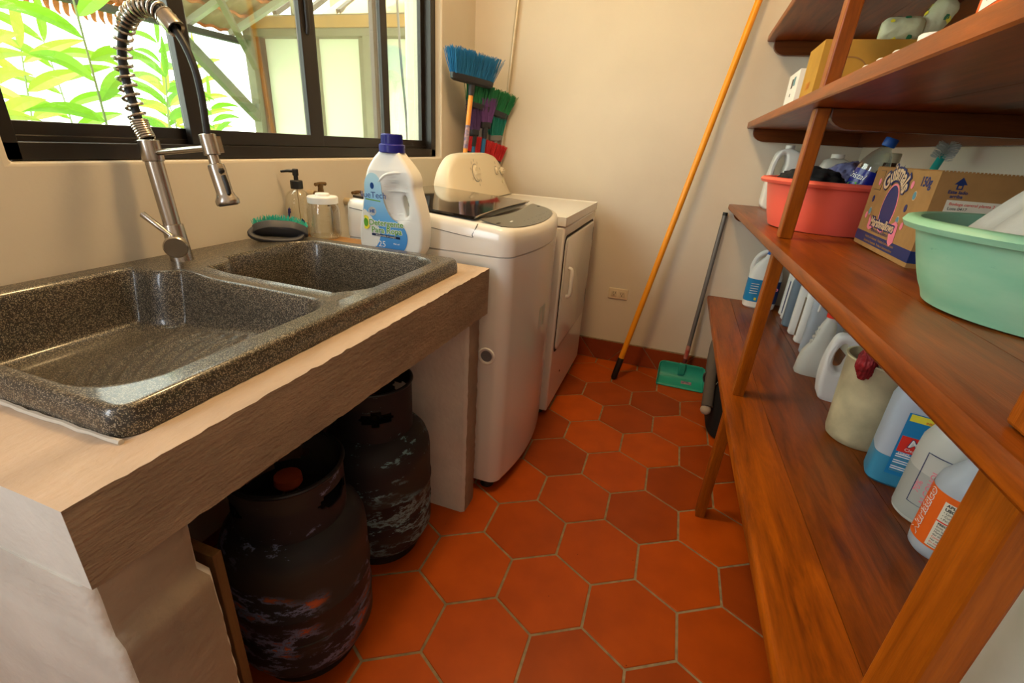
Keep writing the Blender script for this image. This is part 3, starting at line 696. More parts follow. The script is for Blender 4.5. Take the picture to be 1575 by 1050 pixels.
# ================================================================== dryer
def dryer():
    root = thing('clothes_dryer', 'white clothes dryer with a raised cream control console in the far left corner', 'clothes dryer', (-.73, 2.27, 0))
    T = Matrix.Translation((.73, -2.27, 0))
    x0, x1, y0, y1 = -1.03, -.422, 1.895, 2.60
    bm = bmesh.new(); box(bm, x0, x1, y0, y1, .03, .895); bm.transform(T); finish(bm, 'cabinet', M_['enamel'], root, bevel=.008)
    bm = bmesh.new(); box(bm, x0, x1+.004, y0-.002, y1+.002, .897, .935)
    bm.faces.ensure_lookup_table(); top = max(bm.faces, key=lambda f: f.calc_center_median().z)
    bmesh.ops.inset_region(bm, faces=[top], thickness=.028); bmesh.ops.inset_region(bm, faces=[top], thickness=.006)
    for v in top.verts: v.co.z -= .004
    bm.transform(T); finish(bm, 'top_panel', M_['enamel'], root, bevel=.004)
    # door
    def rrect(ya, yb, za, zb, r, n=6):
        P = []
        for cy, cz, a in ((yb-r, zb-r, 0), (ya+r, zb-r, PI/2), (ya+r, za+r, PI), (yb-r, za+r, 1.5*PI)):
            for k in range(n+1): t = a+PI/2*k/n; P.append((cy+r*math.cos(t), cz+r*math.sin(t)))
        return P
    P = rrect(1.925, 2.545, .335, .845, .03)
    bm = bmesh.new(); loft(bm, [[(x1+.001, a, b) for a, b in P], [(x1+.007, a, b) for a, b in P], [(x1+.010, 2.235+(a-2.235)*.985, .59+(b-.59)*.985) for a, b in P]]); bmesh.ops.recalc_face_normals(bm, faces=bm.faces); bm.transform(T)
    door = finish(bm, 'door', M_['enamel'], root)
    bm = bmesh.new(); P2 = rrect(1.914, 2.556, .324, .856, .036)
    loft(bm, [[(x1+.0005, a, b) for a, b in P2], [(x1+.0018, a, b) for a, b in P2]]); bm.transform(T); finish(bm, 'door_seal', mat('shadow_gap_rubber', (.03, .025, .02), .9), door)
    bm = bmesh.new(); tube(bm, smoothpts([(x1+.010, 2.005, .575), (x1+.026, 2.005, .585), (x1+.028, 2.005, .64), (x1+.026, 2.005, .695), (x1+.010, 2.005, .705)], 5), .0085, 12); bm.transform(T); finish(bm, 'handle', M_['white_plastic'], door)
    for z in (.78, .44):
        bm = bmesh.new(); box(bm, x1+.006, x1+.0125, 2.528, 2.536, z-.035, z+.035); bm.transform(T); finish(bm, 'hinge', M_['alu_side'], door, smooth=False)
    bm = bmesh.new(); lathe(bm, [(.006, 0), (.005, .002)], 12, M=axis_m((x1, 2.10, .155), (x1+.003, 2.10, .155))[0]); bm.transform(T); finish(bm, 'vent_hole', M_['black'], root)
    for a in (1.94, 2.56):
        for b in (-1.0, -.47):
            bm = bmesh.new(); lathe(bm, [(.02, 0), (.018, .03)], 14, c=(b, a, 0)); bm.transform(T); finish(bm, 'foot', M_['black'], root)
    # console: rounded trapezoid leaning back
    bm = bmesh.new()
    def cons(y): # top height over y
        a = (y-1.90)/(2.60-1.90); e = abs(2*a-1)
        return .936+.205*(max(0, 1-e**5.5))**.5
    N_ = 36; ys = [1.90+.70*(.5-.5*math.cos(PI*k/N_)) for k in range(N_+1)]
    secs = []
    for y in ys:
        zt = max(cons(y), .94); f = (zt-.936)/.205
        secs.append([(-.905, y, .936), (-.914, y, .936+.02*f), (-.960-.0*f, y, .936+(.18)*f), (-.975, y, .936+.198*f), (-1.0, y, zt), (-1.018, y, zt-.004), (-1.026, y, zt-.02*f), (-1.026, y, .936)])
    loft(bm, secs); bmesh.ops.recalc_face_normals(bm, faces=bm.faces); bm.transform(T); con = finish(bm, 'console', M_['console'], root, angle=50)
    fx = lambda z: -.914-(z-.956)/.16*.046
    def knob(y, z, r, nm):
        nrm = Vector((.96, 0, .28)).normalized(); p = Vector((fx(z), y, z)); b = bmesh.new()
        M, _ = axis_m(p, p+nrm); lathe(b, [(r*1.06, -.002), (r*1.06, .003), (r*.9, .004), (r*.86, .009), (r*.78, .011)], 28, M=M)
        box(b, -r*.78, r*.78, -r*.17, r*.17, .008, .017, M=M); b.transform(T); k = finish(b, nm, M_['console'], con, angle=30)
        b = bmesh.new(); lathe(b, [(r*1.16, -.0015), (r*1.16, .0012)], 28, M=M); b.transform(T); finish(b, 'knob_ring', M_['grey_ink'], k)
    knob(2.175, 1.055, .036, 'timer_knob'); knob(2.442, 1.058, .019, 'selector_knob'); knob(2.515, 1.055, .019, 'selector_knob')
    bm = bmesh.new(); M, _ = axis_m((fx(1.0), 2.508, 1.0), (fx(1.0)+.96, 2.508, 1.28)); lathe(bm, [(.010, -.001), (.010, .004), (.008, .005)], 16, M=M); bm.transform(T); finish(bm, 'start_button', M_['console'], con)
    for (y, z) in [(2.175+.055*math.cos(t), 1.055+.055*math.sin(t)) for t in (0.3, .9, 1.57, 2.2, 2.8, 3.6, 5.6, 5.0)]+[(2.442, 1.095), (2.515, 1.095)]:
        bm = bmesh.new(); box(bm, -.006, .006, -.0012, .0012, 0, .0006, M=axis_m((fx(z)+.0003, y, z), (fx(z)+.96, y, z+.28))[0] @ Matrix.Rotation(PI/2, 4, 'Z')); bm.transform(T); finish(bm, 'dial_mark', M_['grey_ink'], con, smooth=False)
dryer()

# ================================================================== gas cylinders under the counter
def tank_mat(name, chips, seed):
    mt = bpy.data.materials.new(name); mt.use_nodes = True; N = mt.node_tree.nodes; L = mt.node_tree.links; b = N['Principled BSDF']
    tc = N.new('ShaderNodeTexCoord'); mp = N.new('ShaderNodeMapping'); L.new(tc.outputs['Object'], mp.inputs[0]); mp.inputs['Location'].default_value = (seed, seed*2, 0); mp.inputs['Scale'].default_value = (1, 1, 2.4)
    n = N.new('ShaderNodeTexNoise'); n.inputs['Scale'].default_value = 9; n.inputs['Detail'].default_value = 9; n.inputs['Roughness'].default_value = .72; L.new(mp.outputs[0], n.inputs[0])
    r = N.new('ShaderNodeValToRGB'); el = r.color_ramp.elements
    el[0].position = .52; el[0].color = (.020, .018, .020, 1); el[1].position = .535; el[1].color = chips[0]
    e = el.new(.57); e.color = chips[0]; e = el.new(.585); e.color = chips[1]; e = el.new(.62); e.color = chips[2]
    sx = N.new('ShaderNodeSeparateXYZ'); L.new(tc.outputs['Object'], sx.inputs[0])
    bd = N.new('ShaderNodeMapRange'); bd.inputs['From Min'].default_value = .46; bd.inputs['From Max'].default_value = .27; bd.inputs['To Min'].default_value = -.10; bd.inputs['To Max'].default_value = .030; L.new(sx.outputs[2], bd.inputs[0])
    ad = N.new('ShaderNodeMath'); ad.operation = 'ADD'; L.new(n.outputs[0], ad.inputs[0]); L.new(bd.outputs[0], ad.inputs[1]); L.new(ad.outputs[0], r.inputs[0])
    n2 = N.new('ShaderNodeTexNoise'); n2.inputs['Scale'].default_value = 4; L.new(mp.outputs[0], n2.inputs[0])
    r2 = N.new('ShaderNodeValToRGB'); r2.color_ramp.elements[0].position = .40; r2.color_ramp.elements[1].position = .52; L.new(n2.outputs[0], r2.inputs[0])
    mx = N.new('ShaderNodeMixRGB'); mx.inputs[1].default_value = (.035, .028, .022, 1); L.new(r2.outputs[0], mx.inputs[0]); L.new(r.outputs[0], mx.inputs[2]); L.new(mx.outputs[0], b.inputs['Base Color'])
    b.inputs['Roughness'].default_value = .6; b.inputs['Specular IOR Level'].default_value = .3
    return mt
def tank(cx, cy, label, mt, zc, rc, holes):
    root = thing('gas_cylinder', label, 'gas cylinder', (cx, cy, 0), group=None)
    R_ = .155
    bm = bmesh.new(); lathe(bm, [(.118, 0), (.118, .03)], 48); finish(bm, 'foot_ring', M_['black'], root)
    bm = bmesh.new(); H = .43
    prof = [(.06, .022), (.11, .03), (.140, .05), (R_, .085), (R_, .16), (R_+.002, .162), (R_+.002, .168), (R_, .17), (R_, .24), (R_+.003, .245), (R_+.003, .252), (R_, .257), (R_, H-.085), (R_*.985, H-.06), (R_*.93, H-.035), (R_*.82, H-.014), (R_*.62, H+.002), (R_*.3, H+.012), (.03, H+.016)]
    lathe(bm, prof, 56); finish(bm, 'tank_body', mt, root)
    # collar with hand holes: ring of columns, some cut away
    bm = bmesh.new(); n = 96; zb, zt = H-.010, zc
    def inhole(t, z):
        for c in holes:
            d = (t-c+PI) % (2*PI)-PI
            if (abs(d)*rc/.048)**2+((z-(zb+zt)/2-.005)/.020)**2 < 1: return True
        return False
    m_ = 16; V = [[[bm.verts.new((r_*math.cos(2*PI*i/n), r_*math.sin(2*PI*i/n), zb+(zt-zb)*k/m_)) for i in range(n)] for k in range(m_+1)] for r_ in (rc, rc-.004)]
    for k in range(m_):
        for i in range(n):
            j = (i+1) % n; t = 2*PI*(i+.5)/n; z = zb+(zt-zb)*(k+.5)/m_
            if inhole(t, z) or (2.6 < t < 3.3 and z > zb+.03): continue
            bm.faces.new((V[0][k][i], V[0][k][j], V[0][k+1][j], V[0][k+1][i])); bm.faces.new((V[1][k][j], V[1][k][i], V[1][k+1][i], V[1][k+1][j]))
    bmesh.ops.delete(bm, geom=[v for v in bm.verts if not v.link_faces], context='VERTS')
    be = [e for e in bm.edges if e.is_boundary]
    finish(bm, 'collar', mt, root)
    bm = bmesh.new(); tube(bm, [(rc*math.cos(2*PI*i/48), rc*math.sin(2*PI*i/48), zt) for i in range(49)], .005, 8); finish(bm, 'collar_rim', M_['black'], root)
    bm = bmesh.new(); lathe(bm, [(.016, H+.01), (.016, H+.03), (.011, H+.032), (.011, H+.055)], 16); tube(bm, [(0, 0, H+.04), (.05, -.01, H+.04)], .010, 12); v = finish(bm, 'valve', M_['brass'], root)
    bm = bmesh.new(); lathe(bm, [(.026+.004*(k % 2), H+.055+.0*k) for k in range(1)]+[(.030, H+.062), (.028, H+.078), (.012, H+.082)], 12); finish(bm, 'valve_wheel', mat('orange_wheel', (.38, .07, .02), .6), v)
tank(-.693, .625, 'larger dark gas cylinder with rusty orange and blue chipped paint, nearest under the counter', tank_mat('chipped_dark_paint', ((.17, .19, .30, 1), (.11, .08, .09, 1), (.50, .10, .03, 1)), 1.7), .545, .115, (.12, 2.3, 4.2))
tank(-.715, .975, 'dark gas cylinder with pale blue-green scratches standing beside the far counter pier', tank_mat('scratched_dark_paint', ((.19, .34, .37, 1), (.09, .12, .13, 1), (.03, .03, .03, 1)), 5.2), .575, .105, (5.35, 1.2, 3.4))
# thin timber leaning beside the near pier
bm = bmesh.new(); box(bm, -.66, -.512, .320, .334, 0, .655)
tag(finish(bm, 'plywood_offcut', wood_mat('brown_plywood', (.20, .10, .03, 1), (.12, .055, .015, 1), rough=.7, axis='z'), smooth=False, bevel=.001), 'narrow wooden board standing against the near counter pier', 'board')

# ================================================================== things around the sink
bm = bmesh.new(); box(bm, -1.192, -.888, 1.200, 1.272, .8535, .883)
tag(finish(bm, 'wooden_board', M_['wood_raw'], smooth=False, bevel=.002), 'small orange-brown wooden board on the counter between sink and washing machine', 'board')
def dispenser():
    root = thing('soap_dispenser', 'clear round soap dispenser with dark blue prints and a black pump', 'soap dispenser', (-1.148, 1.238, .8835))
    bm = bmesh.new(); lathe(bm, [(.034, 0), (.039, .004), (.040, .02), (.040, .095), (.038, .112), (.030, .128), (.017, .138), (.015, .146)], 36, cap1=False); finish(bm, 'bottle', M_['clear'], root)
    bm = bmesh.new(); lathe(bm, [(.031, .003), (.036, .006), (.036, .030), (0.001, .0305)], 28, cap1=False); finish(bm, 'soap', M_['clear_soap'], root)
    bm = bmesh.new(); lathe(bm, [(.0175, .140), (.0185, .141), (.0185, .163), (.017, .165), (.007, .166), (.0065, .178), (.009, .180), (.009, .197), (.007, .199)], 24)
    tube(bm, [(0, 0, .192), (-.02, -.012, .192), (-.036, -.022, .189)], [.005, .0045, .0035], 10); finish(bm, 'pump', M_['black'], root)
    bm = bmesh.new(); tube(bm, [(0, 0, .14), (.002, 0, .01)], .002, 8); finish(bm, 'dip_tube', M_['pvc'], root)
    rnd = random.Random(4)
    for k in range(9):
        t = rnd.uniform(-2.4, -.2); z = rnd.uniform(.018, .10)
        blob = [(.0065*rnd.uniform(.3, 1.2)*math.cos(a), .010*rnd.uniform(.3, 1.3)*math.sin(a)) for a in [2*PI*i/14 for i in range(14)]]
        me_obj('printed_splash', flat_poly(blob), M_['print_blue'], root, fn=lambda c, t=t, z=z: (.0405*math.cos(t+c.x/.04), .0405*math.sin(t+c.x/.04), z+c.y))
M_['clear_soap'] = mat('amber_soap', (.55, .42, .15), .2, alpha=.35)
M_['print_blue'] = mat('print_blue', (.01, .015, .20), .4)
dispenser()
def jar():
    root = thing('glass_jar', 'empty clear glass jar with a white screw lid', 'jar', (-1.050, 1.234, .8835))
    bm = bmesh.new(); lathe(bm, [(.038, 0), (.046, .004), (.049, .012), (.049, .085), (.045, .098), (.042, .104), (.042, .114)], 40, cap1=False); finish(bm, 'jar_glass', M_['clear'], root)
    bm = bmesh.new(); lathe(bm, [(.036, .004), (.042, .006), (.0, .008)], 36, cap1=False); finish(bm, 'jar_bottom', M_['clear'], root)
    bm = bmesh.new(); lathe(bm, [(.043, .106), (.0455, .107), (.0455, .124), (.043, .127), (.022, .128), (.021, .134), (.019, .136)], 40); finish(bm, 'lid', M_['white_plastic'], root)
jar()
M_['brush_grey'] = mat('slate_plastic', (.055, .055, .06), .5)
def brush():
    root = thing('scrubbing_brush', 'dark grey scrubbing brush with teal bristles turned up on the sink rim', 'brush', (-1.090, 1.090, .8905), (0, 0, math.radians(50)))
    root.scale = (.88, .88, .88)
    # local x = length
    tilt = Matrix.Translation((0, 0, .004)) @ Matrix.Rotation(math.radians(-38), 4, 'X') @ Matrix.Rotation(math.radians(6), 4, 'Y')
    base = [(-.085, .0), (-.05, .030), (0, .033), (.05, .030), (.085, .0), (.05, -.030), (0, -.033), (-.05, -.030)]
    me = curve_mesh([base], .011, .003, -.003)
    hz = lambda x: .040-1.3*x*x
    me_obj('brush_block', me, M_['brush_grey'], root, fn=lambda c: tilt @ Vector((c.x, c.y, hz(c.x)+c.z)))
    bm = bmesh.new(); tube(bm, [tilt @ Vector(p) for p in smoothpts([(-.078, 0, .030), (-.088, 0, .012), (-.06, 0, -.001), (0, 0, -.004), (.05, 0, .004), (.066, 0, .022), (.06, 0, .034)], 5)], .0095, 12, flat=1.5); finish(bm, 'handle', M_['brush_grey'], root)
    bm = bmesh.new(); rnd = random.Random(9)
    for i in range(-9, 10):
        for j in range(-3, 4):
            x = i*.0085; yy = j*.0085
            if (x/.084)**2+(yy/.031)**2 > .95: continue
            for q in range(5):
                dx, dy = rnd.uniform(-.003, .003), rnd.uniform(-.003, .003)
                p0 = Vector((x+dx, yy+dy, hz(x)+.008)); p1 = Vector((x*1.06+dx*2.4, yy*1.2+dy*2.4, hz(x)+.032+rnd.uniform(-.002, .002)))
                tube(bm, [tilt @ p0, tilt @ p1], .0009, 4)
    o = finish(bm, 'bristles', mat('teal_bristles', (.02, .42, .33), .5), root); o['kind'] = 'stuff'
brush()

def tap(y, z, label, xo=-1.145):
    root = thing('brass_tap', label, 'tap', (-1.2, y, z))
    bm = bmesh.new(); rod(bm, (.0, 0, 0), (.028, 0, 0), .014); finish(bm, 'wall_pipe', M_['pvc'], root)
    bm = bmesh.new(); tube(bm, [(.026, 0, 0), (.055, 0, 0)], .012, 14); tube(bm, [(.052, 0, 0), (.052, 0, .028)], [.012, .008], 14); tube(bm, smoothpts([(.055, 0, 0), (.082, -.004, -.006), (.092, -.006, -.030)], 4), .010, 12); finish(bm, 'valve_body', M_['brass'], root)
    bm = bmesh.new(); lathe(bm, [(.009, .026), (.010, .036), (.005, .038)], 12, c=(.052, 0, 0)); tube(bm, [(.052, -.024, .036), (.052, 0, .039), (.052, .024, .036)], [.006, .0045, .006], 8); finish(bm, 'handle', M_['brass'], root)
    return root
tap(1.345, .995, 'brass wall tap seen through and behind the glass jar')
t = tap(1.535, .955, 'brass wall tap between the wall and the washing machine')
bm = bmesh.new(); tube(bm, [(-1.187, 1.455, .45), (-1.187, 1.455, .955)], .012, 14)
tag(finish(bm, 'wall_pipe', mat('painted_pipe', (.30, .23, .15), .6)), 'thin painted water pipe running down the wall behind the washing machine', 'pipe')

def wrapx(x):
    d = max(0, -x-.076); return .022-math.sqrt(max(0, .022**2-min(d, .0215)**2))
def detergent():
    root = thing('detergent_bottle', 'white laundry detergent bottle with a blue label and navy cap beside the sink', 'detergent bottle', (-.790, 1.235, .8535), (0, 0, math.radians(6)))
    U = Matrix.Rotation(PI/2, 4, 'X')  # outline x,y -> x,z
    out = [(-.080, .004, 1), (.066, .004, 1), (.088, .022), (.100, .07), (.098, .12), (.088, .165), (.076, .205), (.074, .232), (.058, .262), (.034, .290), (.026, .300, 1), (-.034, .300, 1), (-.050, .282), (-.070, .245), (-.082, .19), (-.094, .125), (-.102, .07), (-.098, .024)]
    hole = [(.030, .212), (.045, .190), (.050, .165), (.047, .140), (.038, .150), (.020, .185), (.016, .205)]
    me = curve_mesh([out, [(a*1.0+.004, b-.010) for a, b in ((.034, .196), (.046, .180), (.050, .158), (.046, .140), (.038, .150), (.030, .176))]], .026, .010, -.010, 8)
    def prof(c):
        x, z, t = c.x, c.y, -c.z
        # thin the bottle around the grip and neck, dish the grip
        kx = 1.0
        g = math.exp(-(((x-.022)/.036)**2+((z-.170)/.058)**2)**2)
        nk = 1 if z < .25 else 1-.28*((z-.25)/.05)
        s = (t > 0)-(t < 0)
        return Vector((x, t*nk*(1-.50*g), z))
    bm = bmesh.new(); bm.from_mesh(me); bmesh.ops.remove_doubles(bm, verts=bm.verts, dist=1e-5)
    bmesh.ops.subdivide_edges(bm, edges=bm.edges[:], cuts=1)
    # fine front and back faces so the grip dish has vertices
    big = [f for f in bm.faces if f.calc_area() > 3e-5]
    bmesh.ops.triangulate(bm, faces=[f for f in bm.faces if len(f.verts) > 4])
    for _ in range(4):
        es = list({e for f in bm.faces if f.calc_area() > 1.2e-5 for e in f.edges if e.calc_length() > .009})
        if not es: break
        bmesh.ops.subdivide_edges(bm, edges=es, cuts=1); bmesh.ops.triangulate(bm, faces=[f for f in bm.faces if len(f.verts) > 4])
    for v in bm.verts: v.co = prof(v.co)
    finish(bm, 'bottle_body', M_['white_plastic'], root, angle=60)
    bm = bmesh.new(); tube(bm, smoothpts([(-.036, -.033, .215), (-.010, -.034, .240), (.035, -.032, .248), (.066, -.022, .240)], 5), [.002]+[.0045]*14+[.002], 8); finish(bm, 'shoulder_ridge', M_['white_plastic'], root)
    bm = bmesh.new(); lathe(bm, [(.034, .298), (.036, .300), (.036, .318), (.034, .320), (.0295, .321), (.029, .345), (.027, .347), (.023, .347), (.0225, .335)], 36, c=(-.004, 0, 0))
    for k in range(36):
        t = 2*PI*k/36; box(bm, -.0006, .0006, 0, .0012, .322, .343, M=Matrix.Translation((-.004+.029*math.cos(t), .029*math.sin(t), 0)) @ Matrix.Rotation(t-PI/2, 4, 'Z'))
    finish(bm, 'cap', M_['navy_cap'], root, angle=40)
    yf = -.0372
    lab = [(-.066, .235), (-.045, .242), (-.028, .225), (-.022, .190), (-.012, .150), (.008, .120), (.032, .108), (.050, .085), (.052, .055), (.038, .028), (.010, .014), (-.040, .014), (-.078, .020), (-.092, .060), (-.090, .110), (-.078, .170)]
    mtl = bpy.data.materials.new('blue_label'); mtl.use_nodes = True; N = mtl.node_tree.nodes; L = mtl.node_tree.links; b = N['Principled BSDF']
    tc = N.new('ShaderNodeTexCoord'); sx = N.new('ShaderNodeSeparateXYZ'); L.new(tc.outputs['Object'], sx.inputs[0]); r = N.new('ShaderNodeValToRGB'); mr = N.new('ShaderNodeMapRange'); mr.inputs['From Max'].default_value = .24; L.new(sx.outputs[2], mr.inputs[0]); L.new(mr.outputs[0], r.inputs[0])
    r.color_ramp.elements[0].color = (.01, .17, .58, 1); r.color_ramp.elements[1].color = (.45, .72, .85, 1); e = r.color_ramp.elements.new(.45); e.color = (.10, .38, .78, 1); L.new(r.outputs[0], b.inputs['Base Color']); b.inputs['Roughness'].default_value = .4
    me = curve_mesh([lab], .0003, 0, 0, 6)
    P = lambda c, dy=0: Vector((c.x, yf-dy+max(0, (-c.x-.070))*.55+c.z+.0008, c.y))
    bm = bmesh.new(); bm.from_mesh(me); bmesh.ops.subdivide_edges(bm, edges=bm.edges[:], cuts=1)
    for v in bm.verts: v.co = Vector((v.co.x, yf+v.co.z+wrapx(v.co.x), v.co.y))
    lb = finish(bm, 'label', mtl, root, smooth=False)
    def txt(s, size, x, z, m_, nm='printed_text', bold=0, dy=.0006, shear=0, rot=0):
        me_obj(nm, text_mesh(s, size, .0002, bold=bold, shear=shear), m_, lb, M=Matrix.Rotation(rot, 4, 'Z'), fn=lambda c: Vector((c.x+x, yf-dy-c.z+wrapx(c.x+x), c.y+z)), smooth=False)
    txt('BlueTech', .024, -.054, .182, M_['navy_text'])
    me_obj('printed_drop', flat_poly(ell(-.052, .208, .006, .009)), M_['blue_ink'], lb, fn=lambda c: Vector((c.x, yf-.0006, c.y)), smooth=False)
    me_obj('printed_rule', flat_poly([(-.074, .169), (-.028, .165), (-.028, .168), (-.074, .172)]), M_['lime'], lb, fn=lambda c: Vector((c.x, yf-.0006, c.y)), smooth=False)
    me_obj('printed_disc', flat_poly(ell(-.055, .137, .0125, .0125)), M_['label_white'], lb, fn=lambda c: Vector((c.x, yf-.0006, c.y)), smooth=False)
    txt('HE', .013, -.055, .137, M_['blue_ink'], dy=.0010, bold=.0004)
    for a, b_ in ((.0045, M_['label_white']), (.0, M_['lime_dark'])):
        txt('Detergente', .0235, -.013, .105, b_, bold=.0002+a*.35, dy=.0007+(.0006 if a == 0 else 0)); txt('Para Ropa', .0235, -.012, .084, b_, bold=.0002+a*.35, dy=.0007+(.0006 if a == 0 else 0))
    me_obj('printed_emblem', flat_poly(ell(-.077, .104, .0135, .020)), M_['yellow'], lb, fn=lambda c: Vector((c.x, yf-.0008+wrapx(c.x), c.y)), smooth=False)
    me_obj('printed_emblem', flat_poly(ell(-.077, .104, .0075, .012)), M_['lime_dark'], lb, fn=lambda c: Vector((c.x, yf-.0012+wrapx(c.x), c.y)), smooth=False)
    me_obj('printed_band', flat_poly([(-.060, .0675), (.030, .0625), (.030, .0695), (-.060, .0745)]), M_['navy'], lb, fn=lambda c: Vector((c.x, yf-.0006, c.y)), smooth=False)
    txt('Biodegradable sin enjuague', .0058, -.015, .0685, M_['label_white'], dy=.0010, rot=-.05)
    txt('125', .024, -.034, .044, M_['label_white']); txt('946 ml', .007, .018, .048, M_['label_white'])
M_['navy_text'] = mat('navy_text', (.03, .08, .30), .5); M_['lime_dark'] = mat('lime_dark', (.10, .35, .02), .5)
detergent()

# ================================================================== brooms and poles
def bristle_fan(bm, T, L_, W, H_, flare, n, rnd, r=.0016, curl=.01, arch=.0):
    for i in range(n):
        u = rnd.uniform(-.5, .5); v = rnd.uniform(-.5, .5)
        hz = H_*(1-arch*(2*u)**2)
        p0 = Vector((u*L_, v*W, 0)); p2 = Vector((u*(L_+2*flare)+rnd.gauss(0, curl*.5), v*(W+1.3*flare)+rnd.gauss(0, curl*.6), hz*rnd.uniform(.86, 1.03)))
        p1 = p0.lerp(p2, .5)+Vector((rnd.gauss(0, curl*.2), rnd.gauss(0, curl*.2), 0))
        tube(bm, [T @ p0, T @ p1, T @ p2], [r, r*.9, r*.7], 4)
def broom(label, head, ldir, updir, L_, W, H_, flare, n, bcol, blockcol, foot, segs, group=None, r=.0016, name='broom', arch=0):
    ft = Vector(foot); root = thing(name, label, 'broom', foot, (0, 0, 0), group)
    h = Vector(head)-ft; x = Vector(ldir).normalized(); z = Vector(updir).normalized(); z = (z-x*z.dot(x)).normalized(); y = z.cross(x)
    T = Matrix(((x.x, y.x, z.x, h.x), (x.y, y.y, z.y, h.y), (x.z, y.z, z.z, h.z), (0, 0, 0, 1)))
    bm = bmesh.new(); loft(bm, [[tuple(T @ Vector(p)) for p in sup(L_*a, W*b, zz, 3.2, 28)] for a, b, zz in ((.86, .5, -.030), (.98, .9, -.022), (1.0, 1.0, -.006), (1.0, 1.0, .002))])
    M, _ = axis_m(T @ Vector((0, 0, -.028)), T @ Vector((0, 0, -.028))+(-h).normalized()); lathe(bm, [(.016, -.006), (.0155, .03), (.0135, .05)], 16, M=M)
    finish(bm, 'head_block', blockcol, root)
    bm = bmesh.new(); bristle_fan(bm, T, L_*.92, W*.85, H_, flare, n, random.Random(label), r, arch=arch); b = finish(bm, 'bristles', bcol, root); b['kind'] = 'stuff'
    top = T @ Vector((0, 0, -.03))
    for a, c, m_, nm in segs:  # fractions from the foot
        bm = bmesh.new(); p0 = top*a; p1 = top*c; rod(bm, p0, p1, .0115 if nm != 'handle_sticker' else .0121, 16); finish(bm, nm, m_, root)
    return root
H_or = mat('orange_handle', (.80, .32, .05), .4); H_bl = mat('blue_handle', (.02, .14, .33), .4); H_bk = mat('black_handle', (.015, .015, .015), .4)
H_st = mat('sticker_mixed', (.55, .35, .30), .5, noise=.9, nscale=60, col2=(.12, .10, .25, 1)); H_gd = mat('sticker_gold', (.50, .30, .08), .5, noise=.9, nscale=60, col2=(.08, .08, .12, 1)); H_lm = mat('lime_band', (.60, .80, .03), .5)
blk = mat('broom_block_black', (.02, .02, .025), .5)
broom('broom with blue bristles and an orange handle, topmost and nearest of the cornered brooms', (-1.062, 2.375, 1.475), (.40, .90, -.05), (.06, -.02, 1), .27, .055, .105, .035, 900, mat('blue_bristles', (.015, .16, .38), .5), blk, (-1.155, 2.27, .0), [(0, .55, H_or, 'handle'), (.55, .80, H_or, 'handle_upper'), (.80, .875, H_st, 'handle_sticker'), (.875, 1, H_or, 'handle_end')], name='push_broom')
broom('broom with dark green bristles behind the blue one', (-1.04, 2.535, 1.355), (.42, .88, -.16), (.05, 0, 1), .29, .055, .10, .022, 800, mat('green_bristles', (.012, .17, .06), .5), blk, (-1.165, 2.43, 0), [(0, 1, H_bk, 'handle')], name='push_broom', r=.0018)
broom('small fan broom with purple bristles pointing up, in front of the green one', (-1.045, 2.515, 1.286), (.55, .8, 0), (.08, .1, 1), .060, .04, .115, .016, 420, mat('purple_bristles', (.13, .05, .20), .5), blk, (-1.15, 2.49, 0), [(0, .78, H_bl, 'handle'), (.78, .90, H_gd, 'handle_sticker'), (.90, 1, H_bl, 'handle_end')], name='fan_broom')
broom('dark purple broom head half hidden between the orange and blue handles', (-1.085, 2.46, 1.245), (.45, .85, 0), (-.02, 0, 1), .055, .04, .115, .012, 260, mat('dark_purple_bristles', (.07, .03, .13), .6), blk, (-1.155, 2.50, 0), [(0, .93, H_or, 'handle'), (.93, 1, H_bl, 'handle_end')], name='fan_broom')
broom('fan broom with teal bristles and a lime band on its black handle', (-1.030, 2.628, 1.229), (.45, .85, .05), (.22, .1, 1), .085, .04, .115, .022, 420, mat('teal_broom_bristles', (.01, .22, .18), .5), mat('grey_block', (.20, .20, .20), .5), (-1.155, 2.655, 0), [(0, .925, H_bk, 'handle'), (.925, .97, H_lm, 'lime_band'), (.97, 1, M_['alu_side'], 'handle_end')], name='fan_broom')
broom('broom with red bristles, lowest of the cornered broom heads', (-1.068, 2.555, 1.118), (.42, .88, -.20), (.02, 0, 1), .265, .05, .085, .015, 900, mat('red_bristles', (.60, .025, .03), .5), blk, (-1.165, 2.62, 0), [(0, 1, H_bk, 'handle')], name='push_broom', r=.0017)
bm = bmesh.new(); rod(bm, (-1.055, 2.62, .0), (-.957, 2.684, 1.30), .0085); 
bm.free()
bm = bmesh.new(); rod(bm, (-1.085, 2.655, .002), (-.945, 2.685, 2.05), .0095)
tag(finish(bm, 'metal_rod', mat('champagne_rod', (.55, .47, .33), .35, .6)), 'long pale metal rod standing in the corner behind the brooms', 'rod')

d0, d1 = Vector((-.178, 2.45, .0)), Vector((.225, 2.683, 2.20))
root = thing('mop_pole', 'long orange-yellow pole with a black end cap leaning on the far wall', 'pole', tuple(d0))
bm = bmesh.new(); M, ln = axis_m((0, 0, 0), d1-d0); lathe(bm, [(.0125, .130), (.0150, .131), (.0150, ln)], 22, M=M); finish(bm, 'pole', mat('yellow_pole', (.85, .33, .010), .35), root)
bm = bmesh.new(); lathe(bm, [(.013, .003), (.0165, .01), (.0170, .13), (.0155, .133)], 22, M=M); finish(bm, 'end_cap', M_['black'], root)

